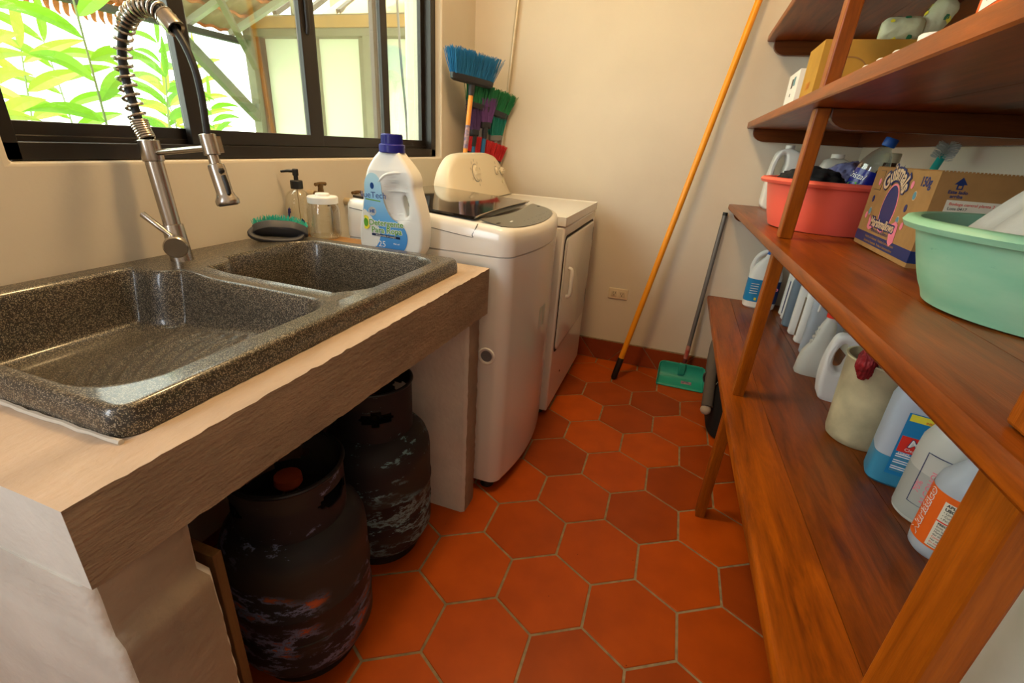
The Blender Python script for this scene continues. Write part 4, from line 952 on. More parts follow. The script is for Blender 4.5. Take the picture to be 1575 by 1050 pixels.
def dustpan():
    root = thing('dustpan', 'teal plastic dustpan with a long grey handle standing against the far wall', 'dustpan', (.178, 2.55, 0), (0, 0, 0))
    teal = mat('teal_plastic', (.015, .36, .27), .35)
    # cross sections over width: flat scoop rising to a hood
    bm = bmesh.new(); w_ = .122
    prof = [(-.058, .004), (-.035, .010), (0, .020), (.028, .040), (.040, .070), (.044, .100), (.040, .112)]
    A = []; 
    for k, (yy, zz) in enumerate(prof):
        hw = w_*(1 if k < 4 else (.97 if k == 4 else (.90 if k == 5 else .78)))
        row = []
        for i in range(21):
            u = -1+2*i/20; row.append(bm.verts.new((u*hw, yy, zz)))
        A.append(row)
    for a, b in zip(A[:-1], A[1:]):
        for i in range(20): bm.faces.new((a[i], a[i+1], b[i+1], b[i]))
    # side walls
    for s_, idx in ((-1, 0), (1, 20)):
        base = [A[k][idx] for k in range(7)]; topz = [.010, .045, .072, .092, .104, .108, .112]
        up = [bm.verts.new((base[k].co.x*1.01, base[k].co.y-.006*(k > 0), max(topz[k], base[k].co.z+.002))) for k in range(7)]
        for k in range(6):
            f = (base[k], base[k+1], up[k+1], up[k]); bm.faces.new(f if s_ > 0 else tuple(reversed(f)))
    o = finish(bm, 'pan', teal, root); md = o.modifiers.new('solid', 'SOLIDIFY'); md.thickness = .0035; md.offset = 0
    bm = bmesh.new(); box(bm, -.018, .018, .020, .040, .050, .118); finish(bm, 'handle_socket', teal, root, bevel=.004)
    h0 = Vector((.004, .036, .075)); h1 = Vector((.046, .132, .935)); h = lambda t: h0.lerp(h1, t)
    bm = bmesh.new(); rod(bm, h(-.02), h(.07), .0115); rod(bm, h(.07), h(.08), .0105); finish(bm, 'connector', mat('maroon_connector', (.10, .02, .02), .5), root)
    bm = bmesh.new(); rod(bm, h(.08), h(.17), .0120); hs = finish(bm, 'red_sticker', mat('red_sticker', (.38, .03, .02), .5, noise=.6, nscale=50, col2=(.45, .25, .2, 1)), root)
    bm = bmesh.new(); rod(bm, h(.08), h(1), .0112, 18); finish(bm, 'handle', mat('grey_tube', (.17, .165, .16), .4, .4), root)
    bm = bmesh.new(); rod(bm, h(.985), h(1.003), .0122, 18); finish(bm, 'handle_cap', M_['black'], root)
    bm = bmesh.new(); T_ = Matrix.Translation((.035, -.012, .0185)) @ Matrix.Rotation(math.radians(24), 4, 'X'); box(bm, -.028, .028, -.014, .014, 0, .0008, M=T_); finish(bm, 'worn_sticker', H_st, root, smooth=False)
dustpan()

def outlet():
    root = thing('wall_outlet', 'cream double electrical outlet on the far wall', 'outlet', (-.247, 2.7, .426))
    bm = bmesh.new(); box(bm, -.056, .056, -.007, -.0005, -.032, .032); finish(bm, 'face_plate', mat('cream_plastic', (.72, .62, .45), .4), root, bevel=.004)
    for sx in (-.022, .022):
        bm = bmesh.new(); box(bm, sx-.018, sx+.018, -.0095, -.006, -.018, .018); r_ = finish(bm, 'receptacle', mat('cream_insert', (.66, .56, .40), .4), root, bevel=.002)
        bm = bmesh.new()
        for q in (-.006, .006): box(bm, sx+q-.0012, sx+q+.0012, -.0099, -.0094, -.002, .010)
        box(bm, sx-.003, sx+.003, -.0099, -.0094, -.011, -.006); finish(bm, 'slots', M_['black'], r_, smooth=False)
outlet()

# ================================================================== bottles on the lowest visible shelf
def bottle_sections(secs, e=2.6, n=40): return [[p for p in sup(w, d, z, (q[0] if q else e), n)] for (w, d, z, *q) in secs]
def simple_bottle(name, label, cat, loc, rz, secs, mt, e=2.6, cap=None, capm=None, group=None, extra=None, liquid=None, liqm=None):
    root = thing(name, label, cat, loc, (0, 0, rz), group)
    bm = bmesh.new(); loft(bm, bottle_sections(secs, e)); b = finish(bm, 'bottle_body', mt, root, angle=50)
    if cap:
        bm = bmesh.new(); lathe(bm, cap, 28); finish(bm, 'cap', capm, root)
    if extra: extra(root)
    return root
hdpe = translucent('natural_hdpe', (.72, .72, .66), .25)
hdpe_b = translucent('bluish_hdpe', (.55, .62, .72), .25)
white = M_['white_plastic']
cream = translucent('cream_hdpe', (.66, .60, .42), .15)
def panel_on(root, nm, x0, x1, z0, z1, y, mt, rough=None):
    bm = bmesh.new(); box(bm, x0, x1, y-.0006, y, z0, z1); return finish(bm, nm, mt, root, smooth=False)
def txt_on(root, s, size, x, z, y, m_, nm='printed_text', bold=0, rot=0, align='CENTER', shear=0):
    return me_obj(nm, text_mesh(s, size, .0002, bold=bold, align=align, shear=shear), m_, root, M=Matrix.Rotation(rot, 4, 'Z'), fn=lambda c: Vector((c.x+x, y-.0009-c.z, c.y+z)), smooth=False)
def wrap_on(root, me, R_, m_, nm, a0, z0, off=.0008, rx=None):
    # wraps flat artwork (x, y) round a vertical cylinder; a0 is the angle of x = 0
    rx = rx or R_
    return me_obj(nm, me, m_, root, fn=lambda c: Vector(((rx+off+c.z)*math.cos(a0+c.x/R_), (R_+off+c.z)*math.sin(a0+c.x/R_), z0+c.y)), smooth=False)

# bleach jug, far end
def bleach():
    y = 2.60; root = thing('bleach_jug', 'white bleach jug with a blue label in the far corner of the lower shelf', 'jug', (.468, y, z4(y)+.001), (0, 0, math.radians(-4)))
    U = [(-.072, .0), (.072, .0)]
    secs = [(.130, .085, 0), (.146, .098, .008), (.150, .100, .03), (.150, .100, .165), (.140, .092, .19), (.115, .078, .215), (.075, .06, .24), (.045, .042, .255), (.036, .036, .275)]
    bm = bmesh.new(); loft(bm, bottle_sections(secs, 3.2)); finish(bm, 'jug_body', white, root)
    bm = bmesh.new(); tube(bm, smoothpts([(-.064, 0, .175), (-.066, 0, .215), (-.048, 0, .262), (-.015, 0, .285), (.0, 0, .275)], 6), .012, 12); finish(bm, 'handle', white, root)
    bm = bmesh.new(); lathe(bm, [(.021, .272), (.021, .292), (.018, .295)], 20); finish(bm, 'cap', M_['blue_ink'], root)
    bm = bmesh.new(); loft(bm, [sup(.1512, .1012, z, 3.2) for z in (.036, .150)], cap0=False, cap1=False); finish(bm, 'label', M_['cyan_ink'], root, angle=60)
    bm = bmesh.new(); loft(bm, [[(x if x > .006 else .006, yy, z) for x, yy, z in sup(.1524, .1024, z, 3.2)] for z in (.038, .148)], cap0=False, cap1=False); finish(bm, 'label_band', M_['navy'], root, angle=60)
    txt_on(root, 'Cloro', .030, .030, .105, -.0515, M_['pink'], rot=.35, bold=.001)
    panel_on(root, 'printed_square', -.030, -.020, .045, .058, -.0512, M_['yellow'])
    for k in range(5): panel_on(root, 'printed_line', -.058, -.022, .078+.012*k, .081+.012*k, -.0512, M_['label_white'])
bleach()
# slim bottles in a row, seen edge on
def slim(label, x, y, w, d, h, mt, rz=0, stripe=None, group=None, cat='bottle', capc=None):
    root = thing('slim_bottle', label, cat, (x, y, z4(y)+.001), (0, 0, math.radians(rz)), group)
    secs = [(w*.9, d*.85, 0), (w, d, .006), (w, d, .03), (w, d, h*.70), (w*.9, d*.9, h*.78), (w*.5, d*.6, h*.90), (.030, .030, h*.94), (.030, .030, h)]
    bm = bmesh.new(); loft(bm, bottle_sections(secs, 4)); finish(bm, 'bottle_body', mt, root)
    bm = bmesh.new(); lathe(bm, [(.017, h-.008), (.017, h+.02), (.014, h+.022)], 18); finish(bm, 'cap', capc or white, root)
    if stripe:
        bm = bmesh.new(); box(bm, -w/2-.0008, -w/2+.001, -d*.22, d*.22, .028, h*.66); finish(bm, 'side_stripe', stripe, root, smooth=False)
    return root
slim('slim white bottle next to the bleach jug', .612, 2.520, .115, .040, .30, white, -3)
slim('slim white bottle with a navy side label, second after the bleach jug', .608, 2.440, .115, .038, .28, white, -3, stripe=M_['navy'])
slim('slim translucent bottle full of grey-blue liquid', .600, 2.335, .125, .055, .29, mat('grey_blue_liquid', (.16, .22, .28), .35), -3)
slim('slim plain white bottle before the one with the brown stripe', .600, 2.225, .110, .045, .30, white, -3)
slim('slim white bottle with a dark brown stripe window', .605, 2.120, .110, .050, .29, white, -3, stripe=mat('brown_liquid', (.16, .10, .025), .3))
slim('slim pale bluish translucent bottle behind the spray bottle', .605, 1.985, .120, .055, .31, hdpe_b, -3)
def spray():
    y = 1.765; root = thing('spray_bottle', 'white translucent spray bottle with a red collar', 'spray bottle', (.538, y, z4(y)+.001), (0, 0, math.radians(-8)))
    secs = [(.094, .052, 0), (.104, .060, .008), (.104, .060, .05), (.100, .056, .080), (.084, .05, .100), (.062, .045, .125), (.056, .043, .15), (.046, .04, .185), (.032, .032, .205), (.026, .026, .225)]
    bm = bmesh.new(); loft(bm, [[(x+.012*min(1, z/.2), yy, z) for x, yy, z in s] for s in bottle_sections(secs, 2.6)]); finish(bm, 'bottle_body', hdpe, root)
    bm = bmesh.new(); 
    for k in range(4): tube(bm, [(-.022+.004*k, -.012, .118+.017*k), (-.022+.004*k, .012, .118+.017*k)], .007, 8)
    finish(bm, 'finger_ridges', hdpe, root)
    bm = bmesh.new(); lathe(bm, [(.0165, .214), (.0175, .216), (.0175, .236), (.0165, .238)], 20, c=(.012, 0, 0)); finish(bm, 'collar', M_['red'], root)
    bm = bmesh.new(); lathe(bm, [(.013, .238), (.013, .262)], 16, c=(.012, 0, 0)); box(bm, -.045, .035, -.010, .010, .262, .285); box(bm, -.035, -.028, -.006, .006, .225, .262); finish(bm, 'trigger_head', white, root, bevel=.003)
spray()
def handled_jug(name, label, loc, rz, w, d, h, mt, hl=1):
    root = thing(name, label, 'jug', loc, (0, 0, math.radians(rz)))
    out = [(-w/2+.01, 0), (w/2-.01, 0), (w/2, .02), (w/2, h*.6), (w/2-.012, h*.80), (.02, h*.92), (.02, h), (-.02, h), (-.022, h*.97), (-w/2+.012, h*.93), (-w/2, h*.82), (-w/2, .02)]
    hole = [(-w/2+.024, h*.46), (-w/2+.040, h*.44), (-w/2+.048, h*.55), (-w/2+.048, h*.76), (-w/2+.036, h*.83), (-w/2+.024, h*.80)]
    me = curve_mesh([out, hole], d/2-.014, .014, -.014, 6)
    me_obj('jug_body', me, mt, root, fn=lambda c: Vector((c.x, -c.z*(1 if c.y < h*.42 else max(.55, 1-1.1*(c.y/h-.42))), c.y)))
    bm = bmesh.new(); lathe(bm, [(.019, h-.012), (.019, h+.014), (.016, h+.016)], 20); finish(bm, 'cap', white, root)
    return root
handled_jug('handled_jug', 'opaque white jug with a slot handle between the spray bottle and the cream pitcher', (.585, 1.585, z4(1.585)+.001), -6, .135, .078, .225, white)
def pitcher():
    y = 1.318; root = thing('pitcher', 'old cream plastic pitcher with a crumpled red rag hanging on its rim', 'pitcher', (.556, y, z4(y)+.001))
    bm = bmesh.new(); H = .235
    prof = [(.062, 0), (.070, .006), (.0735, .02), (.078, .12), (.082, H-.006), (.0855, H-.004), (.0855, H), (.080, H), (.077, H-.006), (.070, .02), (.06, .010), (0.002, .009)]
    rings = lathe(bm, prof, 56, cap1=False)
    for r in rings:
        for v in r:
            if v.co.z > .12:
                t = math.atan2(v.co.y, v.co.x); dd = abs((t+2.5+PI) % (2*PI)-PI); k = max(0, 1-dd/.5)*(v.co.z-.12)/.115
                v.co.x += math.cos(-2.5)*.0*k; v.co.y += 0
    finish(bm, 'pitcher_body', mat('stained_cream', (.62, .55, .34), .5, noise=.35, nscale=14), root, angle=60)
    bm = bmesh.new(); tube(bm, smoothpts([(.070, -.035, H-.03), (.095, -.065, H-.04), (.098, -.07, .10), (.068, -.04, .06)], 6), .010, 12); finish(bm, 'handle', cream, root)
pitcher()
def rag(name, label, cat, loc, size, mt, seed, n=3, amp=.35, fl=(1, 1, 1)):
    bm = bmesh.new(); bmesh.ops.create_icosphere(bm, subdivisions=5, radius=1)
    rnd = random.Random(seed); W = [(Vector((rnd.gauss(0, 1), rnd.gauss(0, 1), rnd.gauss(0, 1))).normalized()*rnd.choice((2.5, 4, 7, 11, 16)), rnd.uniform(0, 6), rnd.uniform(.4, 1)) for _ in range(16)]
    for v in bm.verts:
        c = v.co.normalized(); s = sum(a*abs(math.sin(w.dot(c)+p)) for w, p, a in W)/8-.6
        v.co = Vector((c.x*size[0], c.y*size[1], c.z*size[2]))*(1+amp*s)
    zmin = min(v.co.z for v in bm.verts)
    for v in bm.verts: v.co.z -= zmin
    o = finish(bm, name, mt, smooth=True, angle=70); o.location = loc
    if label: tag(o, label, cat)
    return o
red_cloth = mat('red_rag', (.35, .008, .012), .6, noise=.6, nscale=40)
o = rag('red_rag', 'crumpled dark red rag hooked over the rim of the cream pitcher', 'rag', (.497, 1.262, z4(1.3)+.190), (.017, .017, .032), red_cloth, 5, amp=.8)
def cleaner():
    y = 1.140; root = thing('cleaner_jug', 'translucent jug part full of blue cleaner with a red and blue label', 'jug', (.592, y, z4(y)+.001), (0, 0, math.radians(-14)))
    w, d, h = .135, .100, .30
    secs = [(w*.9, d*.85, 0), (w, d, .008), (w, d, .03), (w, d, h*.66), (w*.86, d*.9, h*.78), (w*.5, d*.6, h*.90), (.038, .038, h*.94), (.038, .038, h)]
    bm = bmesh.new(); loft(bm, bottle_sections([s for s in secs if s[2] > .074 or s[2] < .0] if False else [(w, d, .0755)]+[s for s in secs if s[2] > .1], 4.5), cap0=False); finish(bm, 'jug_body', hdpe_b, root)
    bm = bmesh.new(); loft(bm, bottle_sections(secs[:3]+[(w, d, .075)], 4.5)); finish(bm, 'blue_liquid', mat('blue_cleaner', (.04, .25, .42), .3), root)
    bm = bmesh.new(); lathe(bm, [(.021, h-.01), (.021, h+.02), (.018, h+.022)], 20); finish(bm, 'cap', M_['blue_ink'], root)
    yf = -d/2-.0006; x0, x1, z0, z1 = -.040, .060, .036, .190
    lb = panel_on(root, 'label', x0, x1, z0, z1, yf, M_['cyan_ink'])
    panel_on(lb, 'label_band', x0+.004, x1, .096, .135, yf-.0006, M_['red']); panel_on(lb, 'label_band', x0+.004, x1, .172, .188, yf-.0006, M_['yellow'])
    for k in range(9): panel_on(lb, 'printed_line', x0+.006, x1-.004, .046+.0052*k, .0485+.0052*k, yf-.0006, M_['label_white'] if k % 3 else M_['teal_ink'])
    txt_on(lb, 'Mr', .016, .006, .144, yf-.0006, M_['label_white'], bold=.0004); 
    txt_on(lb, 'Músculo', .026, x0+.018, .120, yf-.0016, M_['navy'], bold=.0016, align='LEFT', shear=.2); txt_on(lb, 'Músculo', .026, x0+.018, .120, yf-.0022, M_['label_white'], bold=.0002, align='LEFT', shear=.2)
    txt_on(lb, '1 MARCA', .0075, .016, .1835, yf-.0012, M_['red']); txt_on(lb, 'INSTITUCIONAL', .0068, .016, .1765, yf-.0012, M_['red'])
    txt_on(lb, 'Clean. Mult.', .010, x0+.016, .104, yf-.0016, M_['label_white'], align='LEFT')
    txt_on(lb, 'CONT. NET. 3.785 L', .007, x0+.008, .0925, yf-.0012, M_['label_white'], align='LEFT', bold=.0002)
cleaner()
def round_jug():
    y = 1.005; root = thing('round_bottle', 'round translucent bottle with a small framed red print beside the orange-labelled bottle', 'bottle', (.592, y, z4(y)+.001))
    R_ = .058; H = .27
    bm = bmesh.new(); lathe(bm, [(.050, 0), (.057, .006), (R_, .02), (R_, .150), (R_*.97, .175), (R_*.8, .20), (.030, .225), (.018, .235), (.018, H)], 44); finish(bm, 'bottle_body', translucent('frosted_hdpe', (.66, .66, .60), .25), root)
    bm = bmesh.new(); lathe(bm, [(R_+.0006, .012), (R_+.0006, .115)], 44, cap0=False, cap1=False); finish(bm, 'liquid_line', translucent('grey_liquid', (.48, .50, .46), .2), root)
    bm = bmesh.new(); lathe(bm, [(.02, H-.01), (.02, H+.015)], 18); finish(bm, 'cap', white, root)
    a0 = math.radians(225)
    fr_ = bmesh.new()
    for (x0, x1, z0, z1) in ((-.022, .022, .045, .0462), (-.022, .022, .158, .1592), (-.022, -.0208, .045, .159), (.0208, .022, .045, .159)): box(fr_, x0, x1, z0, z1, 0, .0004)
    bmesh.ops.subdivide_edges(fr_, edges=fr_.edges[:], cuts=3)
    me = bpy.data.meshes.new('t'); fr_.to_mesh(me); fr_.free(); lb = wrap_on(root, me, R_, M_['navy'], 'printed_frame', a0, 0, .001)
    rot = Matrix.Rotation(PI/2, 4, 'Z')
    for s, sz, dx, zz, m_ in (('ALCOHOL', .017, .008, .092, M_['pink']), ('70%', .016, -.010, .085, M_['pink']), ('Industrial', .010, .018, .125, M_['navy'])):
        me = text_mesh(s, sz, .0002); me.transform(rot); me.transform(Matrix.Translation((dx-.004, 0, 0))); wrap_on(root, me, R_, m_, 'printed_text', a0, zz, .001)
round_jug()
def muriatic():
    y = .890; root = thing('acid_bottle', 'round clear-grey bottle with an orange label reading Muriático up its side', 'bottle', (.566, y, z4(y)+.001))
    R_ = .046
    bm = bmesh.new(); lathe(bm, [(.040, 0), (.045, .006), (R_, .018), (R_, .142), (R_*.93, .158), (R_*.70, .175), (.026, .185), (.020, .195), (.018, .24)], 48); finish(bm, 'bottle_body', translucent('grey_blue_hdpe', (.55, .60, .66), .25), root)
    bm = bmesh.new(); lathe(bm, [(.021, .225), (.021, .255)], 20); finish(bm, 'cap', white, root)
    a0 = math.radians(207)
    lab = wrap_on(root, grid_patch(-.064, .064, .026, .136, 48), R_, M_['orange_label'], 'label', a0, 0, .0008)
    wrap_on(lab, grid_patch(.006, .064, .030, .124, 24), R_, M_['label_cream'], 'label_panel', a0, 0, .0013)
    rot = Matrix.Rotation(PI/2, 4, 'Z')
    for b_, m_, off in ((.0016, M_['label_white'], .0014), (.0001, M_['orange_label'], .0020)):
        me = text_mesh('Muriático', .0265, .0001, bold=b_*.75); me.transform(rot); me.transform(Matrix.Translation((-.022, 0, 0))); wrap_on(lab, me, R_, m_, 'printed_title', a0, .082, off)
    def t(s, sz, x, z, m_, bold=0):
        me = text_mesh(s, sz, .0001, bold=bold, align='LEFT'); me.transform(Matrix.Translation((x, 0, 0))); wrap_on(lab, me, R_, m_, 'printed_text', a0, z, .0018)
    t('APLICACIONES', .0075, .010, .119, M_['black_ink'], .0002); t('USO:', .0075, .010, .111, M_['black_ink'], .0003); t('El uso del producto', .0055, .024, .111, M_['black_ink'])
    for k, s in enumerate(['• Limpieza de pisos', '• Curado de paredes', '• Para preparar']): t(s, .0055, .010, .104-.0065*k, M_['black_ink'])
    wrap_on(lab, grid_patch(.006, .064, .083, .0855, 24), R_, M_['red'], 'label_rule', a0, 0, .0016)
    t('PRECAUCIONES', .0055, .010, .079, M_['black_ink'], .0002)
    for k in range(8): t(['Evite el contacto', 'con la piel y ojos', 'Manténgase fuera', 'del alcance de niños', 'Contiene ácido', 'No se deje al sol', 'En caso de ingestión', 'consulte al médico'][k], .0050, .010, .0730-.0056*k, M_['red'] if k in (4, 6) else M_['black_ink'])
M_['orange_label'] = mat('orange_label', (.80, .13, .008), .5); M_['label_cream'] = mat('label_cream', (.74, .70, .55), .6)
muriatic()
def jerry():
    root = thing('jerry_can', 'large white plastic container behind the nearest shelf post', 'container', (.565, .590, z4(.59)+.002))
    secs = [(.235, .21, 0), (.25, .225, .012), (.252, .228, .05), (.252, .228, .27), (.235, .21, .30), (.16, .15, .33), (.06, .06, .345), (.06, .06, .37)]
    bm = bmesh.new(); loft(bm, bottle_sections(secs, 5, 56)); finish(bm, 'can_body', mat('smudged_white', (.62, .62, .55), .5, noise=.18, nscale=9), root)
    bm = bmesh.new(); lathe(bm, [(.034, .352), (.034, .385), (.030, .388)], 24); finish(bm, 'cap', white, root)
jerry()

# ================================================================== middle shelf
def basin(name, label, cx, cy, z, rb, rt, H, mt, rimw, lip, loc_rim=(0, 0), n=72):
    root = thing(name, label, 'basin', (cx, cy, z))
    prof = [(rb*.9, .000), (rb, .004), (rb+.004, .014)]
    for k in range(1, 8): t = k/8; prof.append((rb+.004+(rt-rb-.004)*t**.8, .014+(H-.014-lip)*t))
    prof += [(rt, H-lip), (rt+rimw*.8, H-lip+.001), (rt+rimw, H-lip*.5), (rt+rimw*.8, H-.002), (rt+rimw*.3, H), (rt-.002, H-.002), (rt-.006, H-.02)]
    prof += [(rb-.002, .016), (rb-.02, .006), (.002, .006)]
    bm = bmesh.new(); rings = lathe(bm, prof, n, cap1=False)
    for r in rings:
        for v in r:
            k = v.co.z/H; v.co.x += loc_rim[0]*k; v.co.y += loc_rim[1]*k
    finish(bm, 'basin_shell', mt, root, angle=50); return root
basin('red_basin', 'coral red round plastic basin heaped with odds and ends', .432, 1.765, z3(1.765)+.001, .150, .182, .150, mat('coral_plastic', (.85, .13, .085), .35), .022, .018)
greenm = mat('worn_green_plastic', (.34, .60, .41), .45, noise=.5, nscale=7, col2=(.20, .50, .33, 1), stretch=(1, 1, 3))
def add_stains(mt, c, scale, lo, hi):
    nt = mt.node_tree; N = nt.nodes; L = nt.links; b = N['Principled BSDF']; src = b.inputs['Base Color'].links[0].from_socket
    tc = N.new('ShaderNodeTexCoord'); mp = N.new('ShaderNodeMapping'); mp.inputs['Scale'].default_value = (1, 1, 4); L.new(tc.outputs['Object'], mp.inputs[0])
    n = N.new('ShaderNodeTexNoise'); n.inputs['Scale'].default_value = scale; n.inputs['Detail'].default_value = 8; n.inputs['Roughness'].default_value = .75; n.inputs['Distortion'].default_value = 1.2; L.new(mp.outputs[0], n.inputs[0])
    rr = N.new('ShaderNodeValToRGB'); rr.color_ramp.elements[0].position = lo; rr.color_ramp.elements[1].position = hi; L.new(n.outputs[0], rr.inputs[0])
    mx = N.new('ShaderNodeMixRGB'); mx.inputs[2].default_value = c; L.new(rr.outputs[0], mx.inputs[0]); L.new(src, mx.inputs[1]); L.new(mx.outputs[0], b.inputs['Base Color'])
add_stains(greenm, (.06, .27, .19, 1), 9, .64, .72)
basin('green_basin', 'large pale green scuffed plastic basin, nearest on the middle shelf', .505, .79, z3(.79)+.001, .152, .188, .117, greenm, .018, .016)
# what is in the red basin
zr = z3(1.75)+.09
rag('black_cloth', 'bundle of black cloth on the near left side of the red basin', 'cloth', (.365, 1.730, zr-.01), (.085, .085, .045), mat('black_cloth', (.006, .006, .008), .9), 12, amp=.5)
rag('lavender_bag', 'crumpled lavender plastic bag in the red basin', 'bag', (.455, 1.76, zr-.01), (.055, .08, .055), mat('lavender_film', (.20, .22, .45), .3, noise=.5, nscale=15), 21, amp=.5)
root = thing('sponge_pack', 'tan sponge pack with a small red ball in the red basin', 'sponge', (.475, 1.84, zr+.035), (0, .1, .3))
bm = bmesh.new(); box(bm, -.040, .040, -.02, .02, 0, .055); finish(bm, 'sponge_block', mat('tan_sponge', (.42, .24, .07), .9, noise=.4, nscale=50), root, bevel=.006)
bm = bmesh.new(); bmesh.ops.create_uvsphere(bm, u_segments=20, v_segments=12, radius=.012, matrix=Matrix.Translation((-.012, -.030, .012))); finish(bm, 'red_ball', M_['red'], root)
rag('crumpled_tissue', 'small white crumpled tissue in the red basin beside the sponge', 'tissue', (.41, 1.80, zr+.035), (.02, .02, .022), mat('tissue', (.6, .6, .55), .8), 31, amp=.6)
def pet():
    # leaning bottle in the basin
    root = thing('water_bottle', 'clear bottle with a dark blue label and blue cap leaning in the red basin', 'bottle', (.462, 1.665, zr+.000), (math.radians(-4), math.radians(15), math.radians(-30)))
    secs = [(.032, 0), (.038, .006), (.038, .02), (.0365, .024), (.038, .028), (.038, .105), (.036, .118), (.026, .140), (.014, .156), (.0125, .170)]
    bm = bmesh.new(); lathe(bm, [(r, z*1.03) for r, z in secs], 36); finish(bm, 'bottle_body', M_['clear_pet'], root)
    bm = bmesh.new(); lathe(bm, [(.0155, .166), (.0165, .168), (.0165, .186), (.0155, .188)], 24); finish(bm, 'cap', mat('blue_cap', (.01, .09, .42), .4), root)
    bm = bmesh.new(); lathe(bm, [(.0390, .030), (.0390, .098)], 36, cap0=False, cap1=False); lb = finish(bm, 'label', mat('royal_label', (.008, .015, .20), .25), root)
    a0 = math.radians(228)
    wrap_on(lb, text_mesh('Cristal', .022, .0001, shear=.3), .039, M_['label_white'], 'printed_text', a0+.1, .078, .001)
    wrap_on(lb, flat_poly(ell(.02, 0, .028, .014)), .039, M_['lime_dark'], 'printed_swoosh', a0, .048, .0008); wrap_on(lb, flat_poly(ell(.022, -.002, .020, .008)), .039, M_['navy'], 'printed_swoosh', a0, .048, .0012)
pet()
root = thing('corner_jug', 'white plastic jug with a loop handle in the far corner behind the red basin', 'jug', (.425, 2.60, z3(2.6)+.001), (0, 0, 0))
h_ = .262; out = [(-.055, 0), (.065, 0), (.075, .02), (.075, h_*.75), (.05, h_*.93), (.02, h_), (-.030, h_), (-.048, h_*.95), (-.058, h_*.85), (-.070, .05), (-.068, .015)]
hole = [(-.040, h_*.55), (-.022, h_*.50), (-.014, h_*.60), (-.010, h_*.85), (-.020, h_*.92), (-.032, h_*.88)]
me_obj('jug_body', curve_mesh([out, hole], .028, .014, -.014, 6), white, root, fn=lambda c: Vector((c.x, -c.z, c.y)))
bm = bmesh.new(); lathe(bm, [(.019, h_-.004), (.019, h_+.018), (.016, h_+.020)], 20, c=(-.002, 0, 0)); finish(bm, 'cap', white, root)
simple_bottle('flask', 'white plastic bottle with a flat top in shadow behind the sponge', 'bottle', (.585, 2.45, z3(2.45)+.001), 0, [(.10, .07, 0), (.11, .08, .01), (.11, .08, .20), (.09, .07, .225), (.04, .04, .235)], hdpe, 4, cap=[(.024, .23), (.024, .25)], capm=white)
simple_bottle('syrup_bottle', 'dark brown bottle with a cream cap behind the cardboard box', 'bottle', (.612, 1.93, z3(1.93)+.001), 0, [(.07, .07, 0), (.078, .078, .01), (.078, .078, .15), (.06, .06, .185), (.036, .036, .205), (.034, .034, .225)], mat('brown_glass', (.06, .022, .008), .2), 2, cap=[(.022, .215), (.023, .218), (.023, .242), (.021, .244)], capm=mat('cream_cap', (.62, .56, .38), .5))
def bottle_brush():
    p0, p1 = Vector((.585, 1.66, z3(1.66)+.012)), Vector((.655, 1.69, 1.262))
    root = thing('bottle_brush', 'teal-handled cleaning brush wrapped in clear film behind the cardboard box', 'brush', tuple(p0))
    d = p1-p0
    bm = bmesh.new(); tube(bm, [Vector((0, 0, 0)), d*.92], .006, 10, flat=1.6); finish(bm, 'handle', mat('teal_handle', (.01, .42, .36), .4), root)
    bm = bmesh.new(); rnd = random.Random(3); M, ln = axis_m(d*.86, d*1.02)
    for k in range(240):
        t = rnd.random(); a = rnd.uniform(0, 2*PI); q = M @ Vector((0, 0, t*ln)); e = M @ Vector((.026*math.cos(a), .026*math.sin(a), t*ln+.004)); tube(bm, [q, e], .0008, 3)
    b = finish(bm, 'bristles', mat('pale_bristles', (.55, .58, .55), .5), root); b['kind'] = 'stuff'
bottle_brush()

